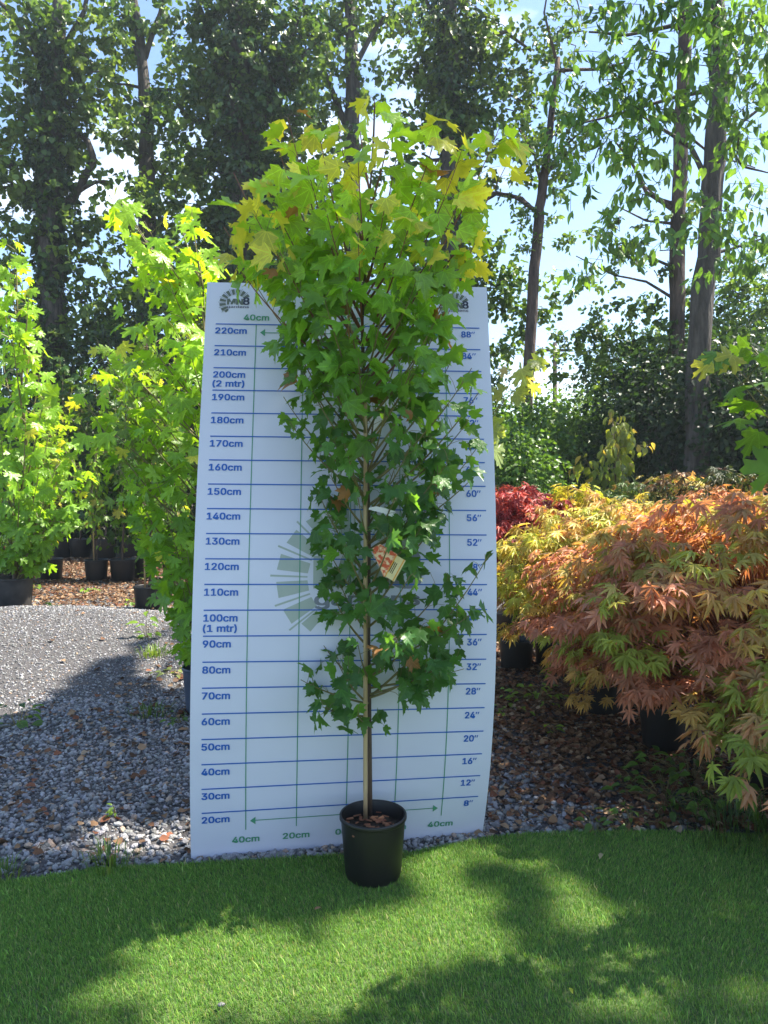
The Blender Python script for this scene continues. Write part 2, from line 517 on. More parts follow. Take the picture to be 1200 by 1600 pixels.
M['stone'] = attrmat('crushed_stone', .8, 0, .35, .5, 60)
M['stone_obj'] = None
def stone_objmat():
    m, n, l = newmat('loose_stone')
    out = n.new('ShaderNodeOutputMaterial'); pb = n.new('ShaderNodeBsdfPrincipled')
    oi = n.new('ShaderNodeObjectInfo'); tc = n.new('ShaderNodeTexCoord'); nz = n.new('ShaderNodeTexNoise')
    nz.inputs['Scale'].default_value = 4; nz.inputs['Detail'].default_value = 6
    l.new(tc.outputs['Object'], nz.inputs['Vector'])
    v = mth(n, l, 'MULTIPLY_ADD', nz.outputs['Fac'], .7, .65)
    s = n.new('ShaderNodeVectorMath'); s.operation = 'SCALE'
    l.new(oi.outputs['Color'], s.inputs[0]); l.new(v, s.inputs['Scale']); l.new(s.outputs[0], pb.inputs['Base Color'])
    pb.inputs['Roughness'].default_value = .8
    b = n.new('ShaderNodeBump'); b.inputs['Strength'].default_value = .5; b.inputs['Distance'].default_value = .1
    l.new(nz.outputs['Fac'], b.inputs['Height']); l.new(b.outputs[0], pb.inputs['Normal'])
    l.new(pb.outputs[0], out.inputs['Surface'])
    return m
M['stone_obj'] = stone_objmat()
rock_meshes = [npmesh('stone', v, f, M['stone_obj']) for v, f in ROCKS]

def stones(n, x0, x1, y0, y1, smin, smax, warm, keep=None):
    x = rng.uniform(x0, x1, n); y = rng.uniform(y0, y1, n)
    ok = y > edgeY(x) + .01
    if keep is not None: ok &= keep(x, y)
    x, y = x[ok], y[ok]; n = len(x)
    s = smin + (smax - smin) * rng.random(n) ** 2.2
    z = mound(x, y) + s * .12
    return np.stack([x, y, z], 1), s

def frustum_x(x, y, m=.25): return np.abs(x) < y * .52 + m
groups = [stones(19000, -2.4, -.45, 2.85, 5.2, .010, .042, .08, lambda x, y: frustum_x(x, y)),
          stones(3500, -.8, .45, 2.85, 3.4, .014, .04, .1),
          stones(15000, .25, 1.9, 3.1, 5.6, .014, .042, .2, lambda x, y: rng.random(len(x)) < np.clip(1.35 - (x - .45) * 1.8 - (y - 3.6) * .35, .10, 1)),
          stones(38000, -5.8, -.6, 4.9, 9.2, .013, .03, .05, lambda x, y: frustum_x(x, y)),
          stones(6000, -6.5, -1.2, 8.6, 12, .02, .045, .2, lambda x, y: frustum_x(x, y))]
# the larger ones nearest the camera become stones of their own
big = []
rest_p, rest_s = [], []
for i, (p, s) in enumerate(groups):
    if i < 3:
        d = s / p[:, 1]
        vis = (np.abs(p[:, 0]) < p[:, 1] * .5) & ~((p[:, 0] > -.78) & (p[:, 0] < .4) & (p[:, 1] > 3.0))
        idx = np.argsort(-d * vis)[: (170, 20, 110)[i]]
        for k in idx: big.append((p[k], s[k]))
        msk = np.ones(len(p), bool); msk[idx] = False
        p, s = p[msk], s[msk]
    rest_p.append(p); rest_s.append(s)
gp, gs = np.vstack(rest_p), np.concatenate(rest_s)
which = rng.integers(0, 8, len(gp))
Vs, Ts, Cs, off = [], [], [], 0
for k in range(8):
    q = which == k
    if not q.any(): continue
    tv, tf = ROCKS[k]; n = q.sum()
    V = np.einsum('nij,vj->nvi', rand_rot(n), tv) * gs[q][:, None, None] + gp[q][:, None, :]
    Vs.append(V.reshape(-1, 3)); Ts.append((tf[None] + (np.arange(n) * len(tv))[:, None, None]).reshape(-1, 3) + off); off += n * len(tv)
    wm = np.where(gp[q][:, 0] > .2, .25, .06)
    cc = stone_cols(n, .0); w = rng.random(n) < wm; cc[w] *= np.array([1.3, .95, .68])
    Cs.append(np.repeat(cc, len(tv), axis=0))
tag(link('gravel', npmesh('gravel', np.vstack(Vs), np.vstack(Ts), M['stone'], np.vstack(Cs)), gravel), kind='stuff')
rr = rand_rot(len(big), .35); bc = stone_cols(len(big), .12)
for i, (p, s) in enumerate(big):
    o = bpy.data.objects.new('stone', rock_meshes[i % 8]); col.objects.link(o); o.parent = gravel
    o.matrix_local = Matrix.Translation((p[0], p[1], p[2] + .004)) @ Matrix(rr[i].tolist()).to_4x4() @ Matrix.Scale(s * 1.25, 4)
    o.color = (*bc[i], 1)

# dead leaves and bark chips
M['litter'] = attrmat('dead_leaf', .75, .15, .25, .5, 40, (1.1, .9, .6))
def litter(n, x0, x1, y0, y1, smin, smax, prob):
    x = rng.uniform(x0, x1, n); y = rng.uniform(y0, y1, n)
    ok = (y > edgeY(x) + .01) & (rng.random(n) < prob(x, y)) & frustum_x(x, y, .6)
    x, y = x[ok], y[ok]; n = len(x)
    s = rng.uniform(smin, smax, n)
    pos = np.stack([x, y, mound(x, y) + .012 + rng.random(n) * .012], 1)
    pal = np.array([(.13, .065, .035), (.22, .13, .07), (.085, .05, .03), (.30, .20, .12), (.19, .075, .04), (.36, .27, .18)])
    c = pal[rng.choice(6, n, p=[.26, .24, .2, .12, .12, .06])] * rng.uniform(.7, 1.2, (n, 1))
    return pos, rand_rot(n, .45), s, c
L1 = litter(42000, -8, 0, 8.3, 14.5, .025, .06, lambda x, y: np.clip((y - 8.4) / 1.6, 0, .8))
L2 = litter(34000, .4, 3.2, 3.15, 8, .015, .05, lambda x, y: np.clip(.30 + (x - .5) * .8 + (y - 3.9) * .30, .2, .95))
L3 = litter(1500, -2.2, -.7, 2.9, 5, .02, .055, lambda x, y: .2 + 0 * x)
L4 = litter(5000, -3, .2, 4.6, 9, .03, .06, lambda x, y: np.clip((x + 2.2) * .35, 0.02, .5))
pos = np.vstack([a[0] for a in (L1, L2, L3, L4)]); rot = np.concatenate([a[1] for a in (L1, L2, L3, L4)])
sc = np.concatenate([a[2] for a in (L1, L2, L3, L4)]); cc = np.vstack([a[3] for a in (L1, L2, L3, L4)])
tag(link('leaf_litter', scatter('leaf_litter', T_TUFT, pos, rot, sc, cc, M['litter'])),
    'brown dead leaves and bark scattered over the gravel', 'leaf litter', kind='stuff')

# ------------------------------------------------------------------ measuring board
M['sheet'] = mat('corrugated_plastic', (.585, .60, .715), (.625, .64, .755), 2.5, .42, 3, .06, spec=.4, bscale=40, dist=.002)
M['blue_ink'] = mat('blue_print', (.008, .10, .42), (.01, .11, .46), 40, .4)
M['green_ink'] = mat('green_print', (.07, .27, .16), (.08, .29, .17), 40, .4)
M['grey_ink'] = mat('grey_green_print', (.11, .13, .10), (.12, .14, .11), 40, .4)
M['navy_ink'] = mat('navy_print', (.03, .035, .07), (.035, .04, .08), 40, .4)
M['pale_ink'] = mat('pale_grey_green_print', (.33, .385, .345), (.35, .405, .36), 20, .4)
M['pale_navy_ink'] = mat('pale_slate_print', (.17, .19, .23), (.19, .21, .25), 20, .4)
bc_ = board(BW / 2, 0)
brd = empty('height_measuring_board', tuple(bc_), 'tall white measuring board with blue height lines behind the potted maple', 'measuring board')
nu, ns = 25, 49
b = MB(); vs, fs = [], []
for side in (0, 1):
    for j in range(ns):
        s = 2.395 * j / (ns - 1)
        for i in range(nu):
            u = -.044 + (BW + .084) * i / (nu - 1)
            vs.append(board(u, s, -.006 if side else 0.0))
q = nu * ns
for j in range(ns - 1):
    for i in range(nu - 1):
        a = j * nu + i
        fs.append((a, a + 1, a + nu + 1, a + nu)); fs.append((a + q, a + nu + q, a + nu + 1 + q, a + 1 + q))
for j in range(ns - 1):
    for i in (0, nu - 1):
        a = j * nu + i; fs.append((a, a + q, a + nu + q, a + nu) if i else (a, a + nu, a + nu + q, a + q))
for i in range(nu - 1):
    for j in (0, ns - 1):
        a = j * nu + i; fs.append((a, a + q, a + 1 + q, a + 1) if j == 0 else (a, a + 1, a + 1 + q, a + q))
nf = 4 * (nu - 1) * 0 + 2 * (nu - 1) * (ns - 1)
b.add(vs, fs[:nf], True)
rim = fs[nf:]; b.add([vs[i] for q_ in rim for i in q_], [tuple(range(4 * k, 4 * k + 4)) for k in range(len(rim))], False)
panel = b.build('panel', M['sheet'], brd)

def strip(name, u0, s0, u1, s1, w, m, off, n=24):
    b = MB(); vs, fs = [], []
    d = math.hypot(u1 - u0, s1 - s0); nx_, ny_ = -(s1 - s0) / d * w / 2, (u1 - u0) / d * w / 2
    for i in range(n + 1):
        u, s = u0 + (u1 - u0) * i / n, s0 + (s1 - s0) * i / n
        vs += [board(u - nx_, s - ny_, off), board(u + nx_, s + ny_, off)]
    for i in range(n): fs.append((2 * i, 2 * i + 2, 2 * i + 3, 2 * i + 1))
    b.add(vs, fs); return b.build(name, m, brd)

def poly(b, pts, off):
    n = len(b.v)
    b.v += [tuple(board(u, s, off)) for u, s in pts]; b.f.append(tuple(range(n, n + len(pts)))); b.s.append(False)

